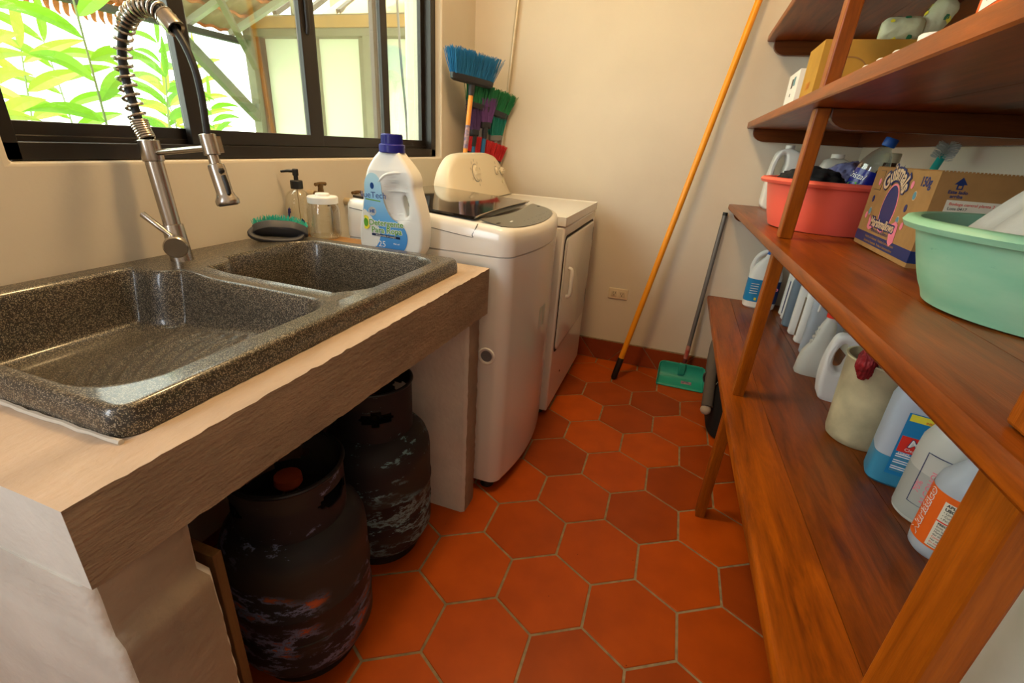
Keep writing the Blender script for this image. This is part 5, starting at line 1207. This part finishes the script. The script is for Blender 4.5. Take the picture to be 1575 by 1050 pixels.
# cardboard box of sweets
def sweets_box():
    x0, y0, y1 = .452, 1.152, 1.492; zb = z3(1.32)+.003; H = .185; x1 = .722
    root = thing('cardboard_box', 'brown cardboard box printed Marshmallows in blue and pink on the middle shelf', 'box', (x0, y0, zb))
    th = .004; W, D = x1-x0, y1-y0
    bm = bmesh.new(); box(bm, 0, W, 0, D, 0, H); 
    bm.faces.ensure_lookup_table()
    bmesh.ops.delete(bm, geom=[max(bm.faces, key=lambda f: f.calc_center_median().z)], context='FACES_ONLY')
    o = finish(bm, 'carton', M_['card'], root, smooth=False); md = o.modifiers.new('s', 'SOLIDIFY'); md.thickness = th; md.offset = -1
    # serrated top edge
    bm = bmesh.new(); n = 60
    for k in range(n):
        y = D*k/n; box(bm, 0, .003, y+.0005, y+D/n*.62, H-.0005, H+.0022)
    for k in range(46):
        x = W*k/46; box(bm, x+.0005, x+W/46*.62, 0, .003, H-.0005, H+.0022)
    finish(bm, 'serrated_edge', M_['card'], root, smooth=False)
    # artwork on the aisle face: local u runs towards the viewer side (from far to near), v up
    def F(me, m_, nm, off=.0004, par=None):
        return me_obj(nm, me, m_, par or root, fn=lambda c: Vector((-off-c.z, D-c.x, c.y)), smooth=False)
    def S(me, m_, nm, off=.0004, par=None):  # side face towards the camera
        return me_obj(nm, me, m_, par or root, fn=lambda c: Vector((c.x, -off-c.z, c.y)), smooth=False)
    F(flat_poly([(0, .010), (D, .010), (D, .034), (0, .034)]), M_['navy'], 'printed_band'); S(flat_poly([(0, .010), (W, .010), (W, .034), (0, .034)]), M_['navy'], 'printed_band')
    for k in range(2):
        t = text_mesh('Industria de Guatemala   Producto Centroamericano', .0085, .0001); t.transform(Matrix.Translation((D*.48, .0265-.010*k, 0))); F(t, M_['card'], 'printed_text', .0009)
    cx, cy = .150, .098
    F(flat_poly(ell(cx, cy, .042, .055)), M_['pink'], 'printed_oval', .0004); F(flat_poly(ell(cx, cy, .038, .051)), M_['navy'], 'printed_oval', .0009)
    # ribbon
    F(flat_poly([(.060, .074), (.078, .060), (.108, .066), (.195, .066), (.222, .078), (.238, .072), (.243, .035), (.228, .024), (.214, .032), (.205, .052), (.100, .050), (.078, .040), (.062, .046)]), M_['pink'], 'printed_ribbon', .0013)
    for b_, m_, o_ in ((.0035, M_['navy'], .0017), (.0006, M_['cream_ink'], .0023)):
        me = text_mesh('Marshmallows', .0275, .0001, bold=b_); me.transform(Matrix.Scale(.92, 4, (1, 0, 0))); me.transform(Matrix.Translation((cx+.002, .0615, 0))); F(me, m_, 'printed_title', o_)
    # arched brand word
    for b_, m_, o_ in ((.0055, M_['navy'], .0017), (.0012, M_['cream_ink'], .0024)):
        me = text_mesh('Guismals', .047, .0001, bold=b_, space=1.0)
        for v in me.vertices:
            a = v.co.x/.082; r = .069+v.co.y*1.0; z = v.co.z
            v.co = Vector((cx+(r)*math.sin(a)*1.05, cy+.006+(r)*math.cos(a)*1.05, z))
        F(me, m_, 'printed_brand', o_)
    me = text_mesh('Malvaviscos Rellenos', .013, .0001, shear=.3); me.transform(Matrix.Translation((.150, .044, 0))); F(me, M_['navy'], 'printed_text', .0019)
    for (a, b, m_, w_) in ((.047, .152, 'pink', 0), (.040, .112, 'navy', 0), (.045, .083, 'teal_ink', 1), (.030, .072, 'pink', 0), (.235, .155, 'pink', 0), (.262, .135, 'teal_ink', 1), (.242, .108, 'navy', 0), (.255, .072, 'pink', 0), (.222, .080, 'teal_ink', 1)):
        if w_: F(flat_poly(ell(a, b, .0085, .0095)), M_['cream_ink'], 'printed_dot', .0004)
        F(flat_poly(ell(a, b, .0070, .0080)), M_[m_], 'printed_dot', .0009)
    me = text_mesh('150g', .026, .0001, bold=.0007); me.transform(Matrix.Translation((.293, .163, 0))); F(me, M_['navy'], 'printed_weight', .0006)
    for p in ([(.020, .133), (.062, .133), (.062, .134), (.020, .134)], [(.062, .133), (.063, .133), (.063, .178), (.062, .178)], [(.030, .177), (.063, .177), (.063, .178), (.030, .178)]): F(flat_poly(p), M_['black_ink'], 'printed_rule', .0005)
    # side face: arrow, text, sticker
    S(flat_poly([(.026, .164), (.036, .177), (.046, .164), (.041, .164), (.041, .155), (.031, .155), (.031, .164)]), M_['navy'], 'printed_arrow'); S(flat_poly([(.0335, .157), (.0385, .157), (.0385, .162), (.0335, .162)]), M_['card'], 'printed_arrow', .0009)
    for k, s in enumerate(('Este lado', 'arriba')):
        me = text_mesh(s, .0085, .0001, bold=.0002); me.transform(Matrix.Translation((.036, .150-.0075*k, 0))); S(me, M_['navy'], 'printed_text', .0005)
    st = S(flat_poly([(.024, .098), (.150, .098), (.150, .136), (.024, .136)]), M_['label_cream'], 'sticker', .0005)
    for k in range(3):
        me = text_mesh(('Bodega central planta 2', 'Lote 0417', 'Vence 12/24')[k], .0075, .0001, align='LEFT'); me.transform(Matrix.Translation((.029, .129-.0085*k, 0))); S(me, M_['black_ink'] if k else M_['red'], 'printed_text', .0012, st)
    S(flat_poly(ell(.015, .050, .008, .010)), M_['pink'], 'printed_dot', .0006)
sweets_box()
# white sack in the green basin
bm = bmesh.new(); n = 44; m_ = 18; rings = []
rnd = random.Random(8); ph = [rnd.uniform(0, 6) for _ in range(6)]
for k in range(m_+1):
    t = k/m_; z = .02+.215*t**.9; r = (.118+.030*min(1, t*3))*(1-t)**.50+.012
    ring = []
    for i in range(n):
        a = 2*PI*i/n; q = 1+.07*math.sin(5*a+ph[0]+2*t)+.05*math.sin(9*a+ph[1]-3*t)+.03*math.sin(17*a+ph[2])*t
        ring.append(bm.verts.new((.035*t+r*q*math.cos(a), -.015*t+r*q*math.sin(a), z)))
    rings.append(ring)
ring_faces(bm, rings); bm.faces.new(list(reversed(rings[0]))); bm.faces.new(rings[-1])
o = finish(bm, 'plastic_sack', mat('crumpled_white_film', (.66, .63, .57), .45, noise=.15, nscale=12, bump=1.0, bscale=14), angle=80); o.location = (.500, .785, z3(.79)+.006)
tag(o, 'crumpled white sack heaped inside the green basin', 'sack')

# ================================================================== upper shelf
zt = 1.3525
def open_box(name, label, x0, x1, y0, y1, h, mt, cat='box', flaps=False):
    root = thing(name, label, cat, (x0, y0, z2(y1)+.0005)); W, D = x1-x0, y1-y0
    bm = bmesh.new(); box(bm, 0, W, 0, D, 0, h); o = finish(bm, 'carton', mt, root, smooth=False, bevel=.001); return root, W, D
root, W, D = open_box('brown_carton', 'plain yellowish-brown cardboard carton on the upper shelf behind the far post', .300, .640, 1.745, 1.935, .168, M_['card_in'])
me = curve_mesh([ell(.075, .075, .052, .052, 16), ell(.075, .075, .049, .049, 16)], .0002, 0, 0, 4); me_obj('printed_ring', me, M_['card_side'], root, fn=lambda c: Vector((c.x, -.0006-c.z, c.y)), smooth=False)
bm = bmesh.new(); box(bm, -.0008, 0, .06, .115, .022, .032); finish(bm, 'printed_mark', M_['black_ink'], root, smooth=False)
me = text_mesh('CAJA', .03, .0001); me.transform(Matrix.Translation((.095, .06, 0))); me_obj('printed_text', me, mat('orange_ink', (.55, .16, .02), .6), root, fn=lambda c: Vector((-.0006-c.z, D-c.x, c.y)), smooth=False)
root, W, D = open_box('white_box', 'small white carton with grey prints at the far end of the upper shelf', .300, .362, 2.035, 2.235, .135, M_['label_white'])
for (a, b, c, d, m_) in ((.05, .075, .085, .115, 'black_ink'), (.085, .115, .090, .118, 'teal_ink'), (.06, .072, .058, .068, 'black_ink'), (.03, .08, .022, .034, 'teal_ink'), (.09, .13, .022, .034, 'teal_ink'), (.03, .13, .008, .013, 'grey_ink')):
    bm = bmesh.new(); box(bm, -.0008, 0, D-b-.03, D-a-.03, c, d); finish(bm, 'printed_mark', M_[m_], root, smooth=False)
def roll(label, loc, rot, L_, r, seed):
    root = thing('wrapped_roll', label, 'paper roll', loc, rot)
    bm = bmesh.new(); rnd = random.Random(seed); n = 40; secs = []
    for k in range(15):
        t = k/14; e = min(t, 1-t)*14; rr = r*(1 if e > 1.2 else (.90 if e > .5 else .66))
        secs.append([((-.5+t)*L_, rr*math.cos(2*PI*i/n)*(1+.03*math.sin(7*2*PI*i/n+k)+.02*rnd.random()), rr*math.sin(2*PI*i/n)*(1+.03*math.cos(5*2*PI*i/n+k)), ) for i in range(n)])
    loft(bm, secs); finish(bm, 'wrapping', mat('floral_film', (.60, .62, .42), .45, noise=.1, nscale=18, bump=.5, bscale=60), root, angle=70)
    def sp(m_, cnt, nm, sz):
        for k in range(cnt):
            a = rnd.uniform(0, 2*PI); x = rnd.uniform(-.38, .38)*L_
            pts = [(sz*rnd.uniform(.6, 1.2)*math.cos(q), sz*rnd.uniform(.6, 1.2)*math.sin(q)) for q in [2*PI*i/9 for i in range(9)]]
            me_obj(nm, flat_poly(pts), m_, root, fn=lambda c, a=a, x=x: Vector((x+c.x, (r+.0026+c.z)*math.cos(a+c.y/r), (r+.0026+c.z)*math.sin(a+c.y/r))), smooth=False)
            if k % 2: me_obj(nm, flat_poly(pts), m_, root, fn=lambda c, a=a, x=x: Vector((-.5*L_-.0015-c.z, c.x+r*.4*math.cos(a), c.y+r*.4*math.sin(a))), smooth=False)
    sp(M_['yellow'], 5, 'printed_flower', .007); sp(mat('leaf_green_ink', (.02, .16, .07), .5), 5, 'printed_leaf', .008)
roll('floral paper roll lying on top of the brown carton, its round end facing left', (.498, 1.845, zt+.168+.037), (0, 0, math.radians(-12)), .10, .034, 3)
roll('upturned floral paper roll behind the other one on the brown carton', (.572, 1.850, zt+.168+.062), (0, math.radians(-62), math.radians(-12)), .105, .031, 6)
for k, (y, lab) in enumerate(((1.372, 'white-lidded jar behind the upper shelf edge, leftmost of four'), (1.283, 'white-lidded jar behind the upper shelf edge, second from left of four'), (1.195, 'white-lidded jar behind the upper shelf edge, third from left of four'), (1.085, 'white-lidded jar behind the upper shelf edge, rightmost and tallest of four'))):
    root = thing('small_jar', lab, 'jar', (.345, y, z2(y+.02)+.0005), (0, 0, 0), 'small jars along the upper shelf edge'); hh = .050+(.006 if k == 3 else 0)
    bm = bmesh.new(); lathe(bm, [(.021, 0), (.023, .003), (.023, hh-.012), (.019, hh-.008)], 24); finish(bm, 'jar_body', hdpe, root)
    bm = bmesh.new(); lathe(bm, [(.022, hh-.010), (.023, hh-.009), (.023, hh+.002), (.021, hh+.004)], 24); finish(bm, 'lid', white, root)
def orange_box():
    root = thing('orange_box', 'orange and white printed box with a barcode near the front edge of the upper shelf', 'box', (.262, .735, z2(.735)+.0005), (0, 0, math.radians(-6)))
    bm = bmesh.new(); box(bm, 0, .07, -.20, 0, 0, .11); finish(bm, 'carton', M_['orange_label'], root, smooth=False, bevel=.001)
    bm = bmesh.new(); box(bm, -.0008, 0, -.105, -.012, .014, .10); p = finish(bm, 'label', M_['label_white'], root, smooth=False)
    bm = bmesh.new(); rnd = random.Random(1); yy = -.018
    while yy > -.095: w_ = rnd.choice((.0008, .0014, .0022)); box(bm, -.0014, -.0008, yy-w_, yy, .038, .095); yy -= w_+rnd.choice((.0008, .0016))
    finish(bm, 'barcode', M_['black_ink'], p, smooth=False)
    bm = bmesh.new(); box(bm, -.0014, -.0008, -.1, -.016, .031, .0335); finish(bm, 'printed_rule', M_['black_ink'], p, smooth=False)
    me = text_mesh('7 441001 204518', .009, .0001); me_obj('printed_text', me, M_['black_ink'], p, fn=lambda c: Vector((-.0012-c.z, -.058-c.x, c.y+.023)), smooth=False)
orange_box()

# black bag under the shelf
def bag():
    root = thing('black_bag', 'black bag with a grey rolled mat tucked in it on the floor under the shelves', 'bag', (.40, 2.28, 0))
    bm = bmesh.new(); secs = []
    for k, (w_, d_, z) in enumerate(((.17, .48, 0), (.19, .50, .01), (.19, .50, .15), (.16, .48, .30), (.10, .42, .36))): secs.append([(x, y, z) for x, y, z in sup(w_, d_, z, 4, 48)])
    loft(bm, secs); finish(bm, 'bag_body', mat('black_fabric', (.006, .006, .006), .9), root)
    bm = bmesh.new(); tube(bm, smoothpts([(-.085, .10, .40), (-.112, .02, .36), (-.118, -.10, .26), (-.115, -.20, .14)], 5), [.028]*10+[.025]*6, 14); r_ = finish(bm, 'grey_roll', mat('grey_fabric', (.10, .085, .07), .9), root)
    bm = bmesh.new(); tube(bm, [(-.115+.034*math.cos(t)-.0, -.115+.034*math.sin(t)*.6, .245+.034*math.sin(t)*.8) for t in [2*PI*k/24 for k in range(25)]], .005, 8); finish(bm, 'strap', M_['black'], r_)
    bm = bmesh.new(); bmesh.ops.create_uvsphere(bm, u_segments=16, v_segments=10, radius=.024, matrix=Matrix.Translation((-.118, -.205, .125))); finish(bm, 'roll_end', mat('pale_end', (.42, .36, .28), .8), r_)
bag()

# ================================================================== outdoors, seen through the window
greeny = mat('weathered_green_timber', (.15, .155, .085), .7, noise=.2, nscale=8)
orangew = mat('ochre_timber', (.42, .22, .045), .6, noise=.2, nscale=8)
darkw = mat('dark_timber', (.05, .045, .03), .7)
M_['ground'] = mat('garden_ground', (.16, .28, .06), .9, noise=.4, nscale=3)
bm = bmesh.new(); box(bm, -14, -1.4, -6, 14, -.4, -.3); struct(finish(bm, 'ground', M_['ground'], smooth=False))
def wing():
    root = thing('neighbouring_wing', 'house wing across the yard with pale panels, green timber posts and an ochre beam', 'building', (-3.5, 4.5, -.3))
    T = Matrix.Translation((3.5, -4.5, .3))
    def part(nm, m_, *bs, bev=.004):
        b = bmesh.new()
        for q in bs: box(b, *q)
        b.transform(T); return finish(b, nm, m_, root, smooth=False, bevel=bev)
    pan = mat('frosted_panel', (.62, .64, .47), .5)
    for x0, x1 in ((-4.40, -3.77), (-3.72, -3.225), (-2.925, -2.63)): part('panel', pan, (x0, x1, 4.53, 4.55, .2, 2.03), bev=0)
    part('jamb', mat('brown_jamb', (.07, .035, .015), .6), (-4.455, -4.405, 4.46, 4.56, -.3, 2.035)); part('stile', greeny, (-3.775, -3.715, 4.49, 4.56, -.3, 2.035)); part('stile', greeny, (-3.225, -3.17, 4.49, 4.56, -.3, 2.035))
    part('post', greeny, (-3.13, -3.03, 4.42, 4.54, -.3, 2.04)); part('post', greeny, (-4.56, -4.46, 4.40, 4.52, -.3, 2.62)); part('pale_strip', mat('pale_strip', (.5, .52, .42), .6), (-3.165, -3.135, 4.5, 4.56, -.3, 2.035))
    part('stile', darkw, (-3.02, -2.985, 4.5, 4.56, -.3, 2.035)); part('stile', greeny, (-2.985, -2.93, 4.49, 4.56, -.3, 2.035)); part('stile', greeny, (-2.63, -2.585, 4.48, 4.56, -.3, 2.035))
    part('lintel', greeny, (-4.46, -2.50, 4.44, 4.58, 2.037, 2.105)); part('ochre_beam', orangew, (-4.46, -2.56, 4.42, 4.60, 2.107, 2.205))
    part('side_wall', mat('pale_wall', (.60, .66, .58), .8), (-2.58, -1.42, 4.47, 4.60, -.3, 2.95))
    part('sill_rail', greeny, (-4.46, -2.58, 4.49, 4.57, -.3, .19))
    part('window_surround', greeny, (-4.40, -4.36, 4.46, 4.56, 2.21, 2.62), (-4.46, -2.6, 4.46, 4.56, 2.206, 2.225), (-3.98, -3.955, 4.47, 4.55, 2.225, 2.62))
    part('ochre_post', orangew, (-4.46, -4.405, 4.44, 4.58, 2.206, 2.62))
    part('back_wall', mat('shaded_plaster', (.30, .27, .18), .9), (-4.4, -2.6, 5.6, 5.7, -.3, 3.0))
    return root
wr = wing()
def slanted(nm, p0, p1, w_, m_, parent, off):
    bm = bmesh.new(); M, ln = axis_m(p0, p1); box(bm, -w_/2, w_/2, -w_/2, w_/2, 0, ln, M=M); bm.transform(Matrix.Translation(off)); return finish(bm, nm, m_, parent, smooth=False, bevel=.004)
slanted('brace', (-4.51, 4.42, 1.27), (-4.51, 3.35, 2.14), .085, greeny, wr, (3.5, -4.5, .3)); slanted('brace', (-4.46, 4.42, 1.75), (-4.0, 3.6, 2.28), .05, greeny, wr, (3.5, -4.5, .3))
bm = bmesh.new(); n = 90; A = []; B = []
for k in range(n+1):
    x = -3.75+1.15*k/n; z_ = .010*math.sin(k*PI/1.5)
    A.append(bm.verts.new((x, 4.62, 2.25+z_))); B.append(bm.verts.new((x, 5.6, 2.85+z_)))
ring_faces(bm, [A, B], close=False); bm.transform(Matrix.Translation((3.5, -4.5, .3))); finish(bm, 'corrugated_sheet', mat('tan_sheet', (.50, .38, .20), .7), wr)
for k in range(5): slanted('rafter', (-4.35+.40*k, 4.65, 2.28), (-4.55+.42*k, 5.6, 2.80), .05, darkw, wr, (3.5, -4.5, .3))
# porch roof sloping down from this house, tiles seen from below
def porch_roof():
    root = thing('porch_roof', 'clay tiled porch roof seen from below outside the window', 'roof', (-3.0, 3.4, 2.0)); T = Matrix.Translation((3.0, -3.4, -2.0))
    xe, ze, xr, zr_ = -4.62, 2.03, -1.5, 3.25; y0, y1 = 2.35, 4.40
    f = lambda t: (xe+(xr-xe)*t, ze+(zr_-ze)*t)
    bm = bmesh.new(); bl = bmesh.new(); N_ = 11
    for k in range(N_):
        t0, t1 = k/N_, (k+1)/N_; (xa, za), (xb_, zb_) = f(t0), f(t1)
        m_ = 84; A, B, A2, B2 = [], [], [], []
        for i in range(m_+1):
            y = y0+(y1-y0)*i/m_; c = .022*abs(math.sin(PI*(y-y0)/.17))
            A.append(bm.verts.new((xa-.03, y, za+.030+c))); B.append(bm.verts.new((xb_, y, zb_+.075+c)))
            A2.append(bl.verts.new((xa-.032, y, za+.005+c))); B2.append(bl.verts.new((xa-.032, y, za+.034+c)))
        ring_faces(bm, [A, B], close=False); ring_faces(bl, [A2, B2], close=False)
    bm.transform(T); bl.transform(T)
    o = finish(bm, 'tile_underside', mat('tile_underside', (.42, .30, .18), .8, noise=.35, nscale=10), root); md = o.modifiers.new('s', 'SOLIDIFY'); md.thickness = .012
    o = finish(bl, 'tile_lips', mat('tile_lips', (.62, .20, .05), .8, noise=.4, nscale=20), root); md = o.modifiers.new('s', 'SOLIDIFY'); md.thickness = .012
    for k in range(5):
        y = 2.45+.46*k; bm = bmesh.new(); M, ln = axis_m((xe+.02, y, ze), (xr, y, zr_)); box(bm, -.025, .025, -.025, .025, 0, ln, M=M); bm.transform(T); finish(bm, 'rafter', mat('grey_rafter', (.38, .40, .33), .7) if k == 0 else bpy.data.materials['grey_rafter'], root, smooth=False)
    for t in (0.0, .35, .7):
        x, z = f(t); bm = bmesh.new(); box(bm, x, x+.07, y0-.1, y1, z-.075, z-.022); bm.transform(T); finish(bm, 'purlin', darkw, root, smooth=False)
    # curled ends of the verge tiles
    for k in range(16):
        y = 2.42+.062*k; bm = bmesh.new(); tube(bm, smoothpts([(xe-.02, y, ze+.03), (xe-.07, y-.01, ze-.0), (xe-.085, y-.02, ze-.10-.01*(k % 3)), (xe-.06, y-.02, ze-.15)], 4), [.020]*8+[.016, .013, .010, .007, .005], 8); bm.transform(T); finish(bm, 'curled_tile_end', bpy.data.materials['tile_lips'], root)
porch_roof()
bm = bmesh.new(); tube(bm, smoothpts([(-1.9, 3.05, 3.0), (-1.9, 3.06, 2.2), (-1.9, 3.09, 1.7), (-1.9, 3.15, 1.25), (-1.9, 3.14, .8)], 6), .008, 8)
tag(finish(bm, 'hanging_cable', mat('grey_cable', (.10, .095, .08), .5)), 'thin dark cable hanging outside the right half of the window', 'cable')

def leaf_mesh(bm, base, direc, up, L_, W, droop, n=10):
    d = Vector(direc).normalized(); u = Vector(up); u = (u-d*u.dot(d)).normalized(); s = d.cross(u)
    prev = None
    for k in range(n+1):
        t = k/n; wd = W*math.sin(PI*min(1, t**.8))**.8*(1-.15*t)*.5+.0008; c = Vector(base)+d*L_*t-Vector((0, 0, 1))*droop*L_*t*t
        r = [bm.verts.new(c+s*wd+u*wd*.35), bm.verts.new(c), bm.verts.new(c-s*wd+u*wd*.35)]
        if prev: bm.faces.new((prev[0], prev[1], r[1], r[0])); bm.faces.new((prev[1], prev[2], r[2], r[1]))
        prev = r
def ginger(label, x, y, z0, z1, lean, n, LL, W, seed, m_, ang=None, group='leafy ginger stems outside the window'):
    rnd = random.Random(seed); root = thing('ginger_plant', label, 'plant', (x, y, z0), (0, 0, 0), group)
    P = [Vector((lean[0]*t*t, lean[1]*t*t, (z1-z0)*t)) for t in [k/12 for k in range(13)]]
    bm = bmesh.new(); tube(bm, P, [.009-.0055*k/12 for k in range(13)], 8); finish(bm, 'stem', stem_m, root)
    bm = bmesh.new()
    for k in range(n):
        t = .30+.70*k/(n-1); i = min(int(t*12), 11); p = P[i].lerp(P[i+1], t*12-i); sd = 1 if k % 2 else -1
        a = (ang if ang is not None else PI/2)+rnd.gauss(0, .22); el = .65+rnd.gauss(0, .12)-.1*(1-t)
        d = Vector((math.cos(a)*sd*math.cos(el), math.sin(a)*sd*math.cos(el), math.sin(el)))
        leaf_mesh(bm, p, d, Vector((1, .0, .35)), LL*rnd.uniform(.8, 1.1), W*rnd.uniform(.85, 1.15), .30+rnd.uniform(-.1, .2))
    leaf_mesh(bm, P[-1], Vector((0, .1, 1)), Vector((1, 0, 0)), LL*.8, W*.8, .1)
    finish(bm, 'leaves', m_, root)
stem_m = mat('stem_green', (.12, .16, .05), .6)
lf = [translucent('leaf_%d' % k, c, .45, .45) for k, c in enumerate(((.16, .36, .015), (.26, .46, .03), (.12, .28, .015), (.32, .42, .05)))]
ginger('large arching ginger stem with broad bright leaves behind the faucet', -2.35, 1.50, -.3, 1.62, (.0, -.02), 19, .36, .060, 2, lf[0])
ginger('tall ginger stem at the left edge of the window', -2.70, 1.22, -.3, 1.62, (-.1, .12), 19, .38, .060, 3, lf[1])
ginger('ginger stem behind the sash edge right of the faucet neck', -3.0, 2.15, -.3, 1.42, (.05, .1), 17, .30, .052, 4, lf[2])
ginger('short yellow-green ginger stem low in the left pane', -2.25, 1.08, -.3, 1.28, (.02, -.1), 16, .32, .055, 5, lf[3])
for k, (x, y, z, lab) in enumerate(((-3.5, 1.75, 1.5, 'farther garden stem at the very left edge of the left window pane'), (-3.9, 2.3, 1.6, 'farther garden stem between the left window frame and the faucet neck'),
        (-3.6, 2.85, 1.35, 'low garden stem just right of the mullion, behind the faucet hose'), (-5.4, 4.0, 1.9, 'farther garden stem between the faucet neck and the window mullion'),
        (-5.6, 4.7, 1.85, 'tall garden stem seen through the gap above the timber brace'), (-5.2, 4.45, 1.4, 'low garden stem at the foot of the green timber corner post'))):
    ginger(lab, x, y, -.3, z, (random.uniform(-.1, .1), random.uniform(-.15, .15)), 19, .42, .07, 20+k, lf[(k*3+1) % 4], ang=random.uniform(1.0, 2.2), group='farther garden stems')
# frame added for an assumed window, left wall behind camera, and assumed ceiling lamp
bm = bmesh.new()
for q in ((-1.199, -1.175, -1.25, -.25, 1.06, 1.11), (-1.199, -1.175, -1.25, -.25, 2.09, 2.14), (-1.199, -1.175, -1.25, -1.20, 1.11, 2.09), (-1.199, -1.175, -.30, -.25, 1.11, 2.09)): box(bm, *q)
struct(finish(bm, 'assumed_window_frame', M_['aluminium'], smooth=False, bevel=.002))
root = thing('assumed_ceiling_lamp', 'assumed plain ceiling lamp holder, out of view above the counter', 'lamp', (-.46, 1.20, 2.6))  # unseen fixture added for the assumed bulb
bm = bmesh.new(); lathe(bm, [(.03, -.075), (.035, -.03), (.07, -.02), (.075, -.001)], 28); finish(bm, 'lamp_base', white_m if False else M_['white_plastic'], root)
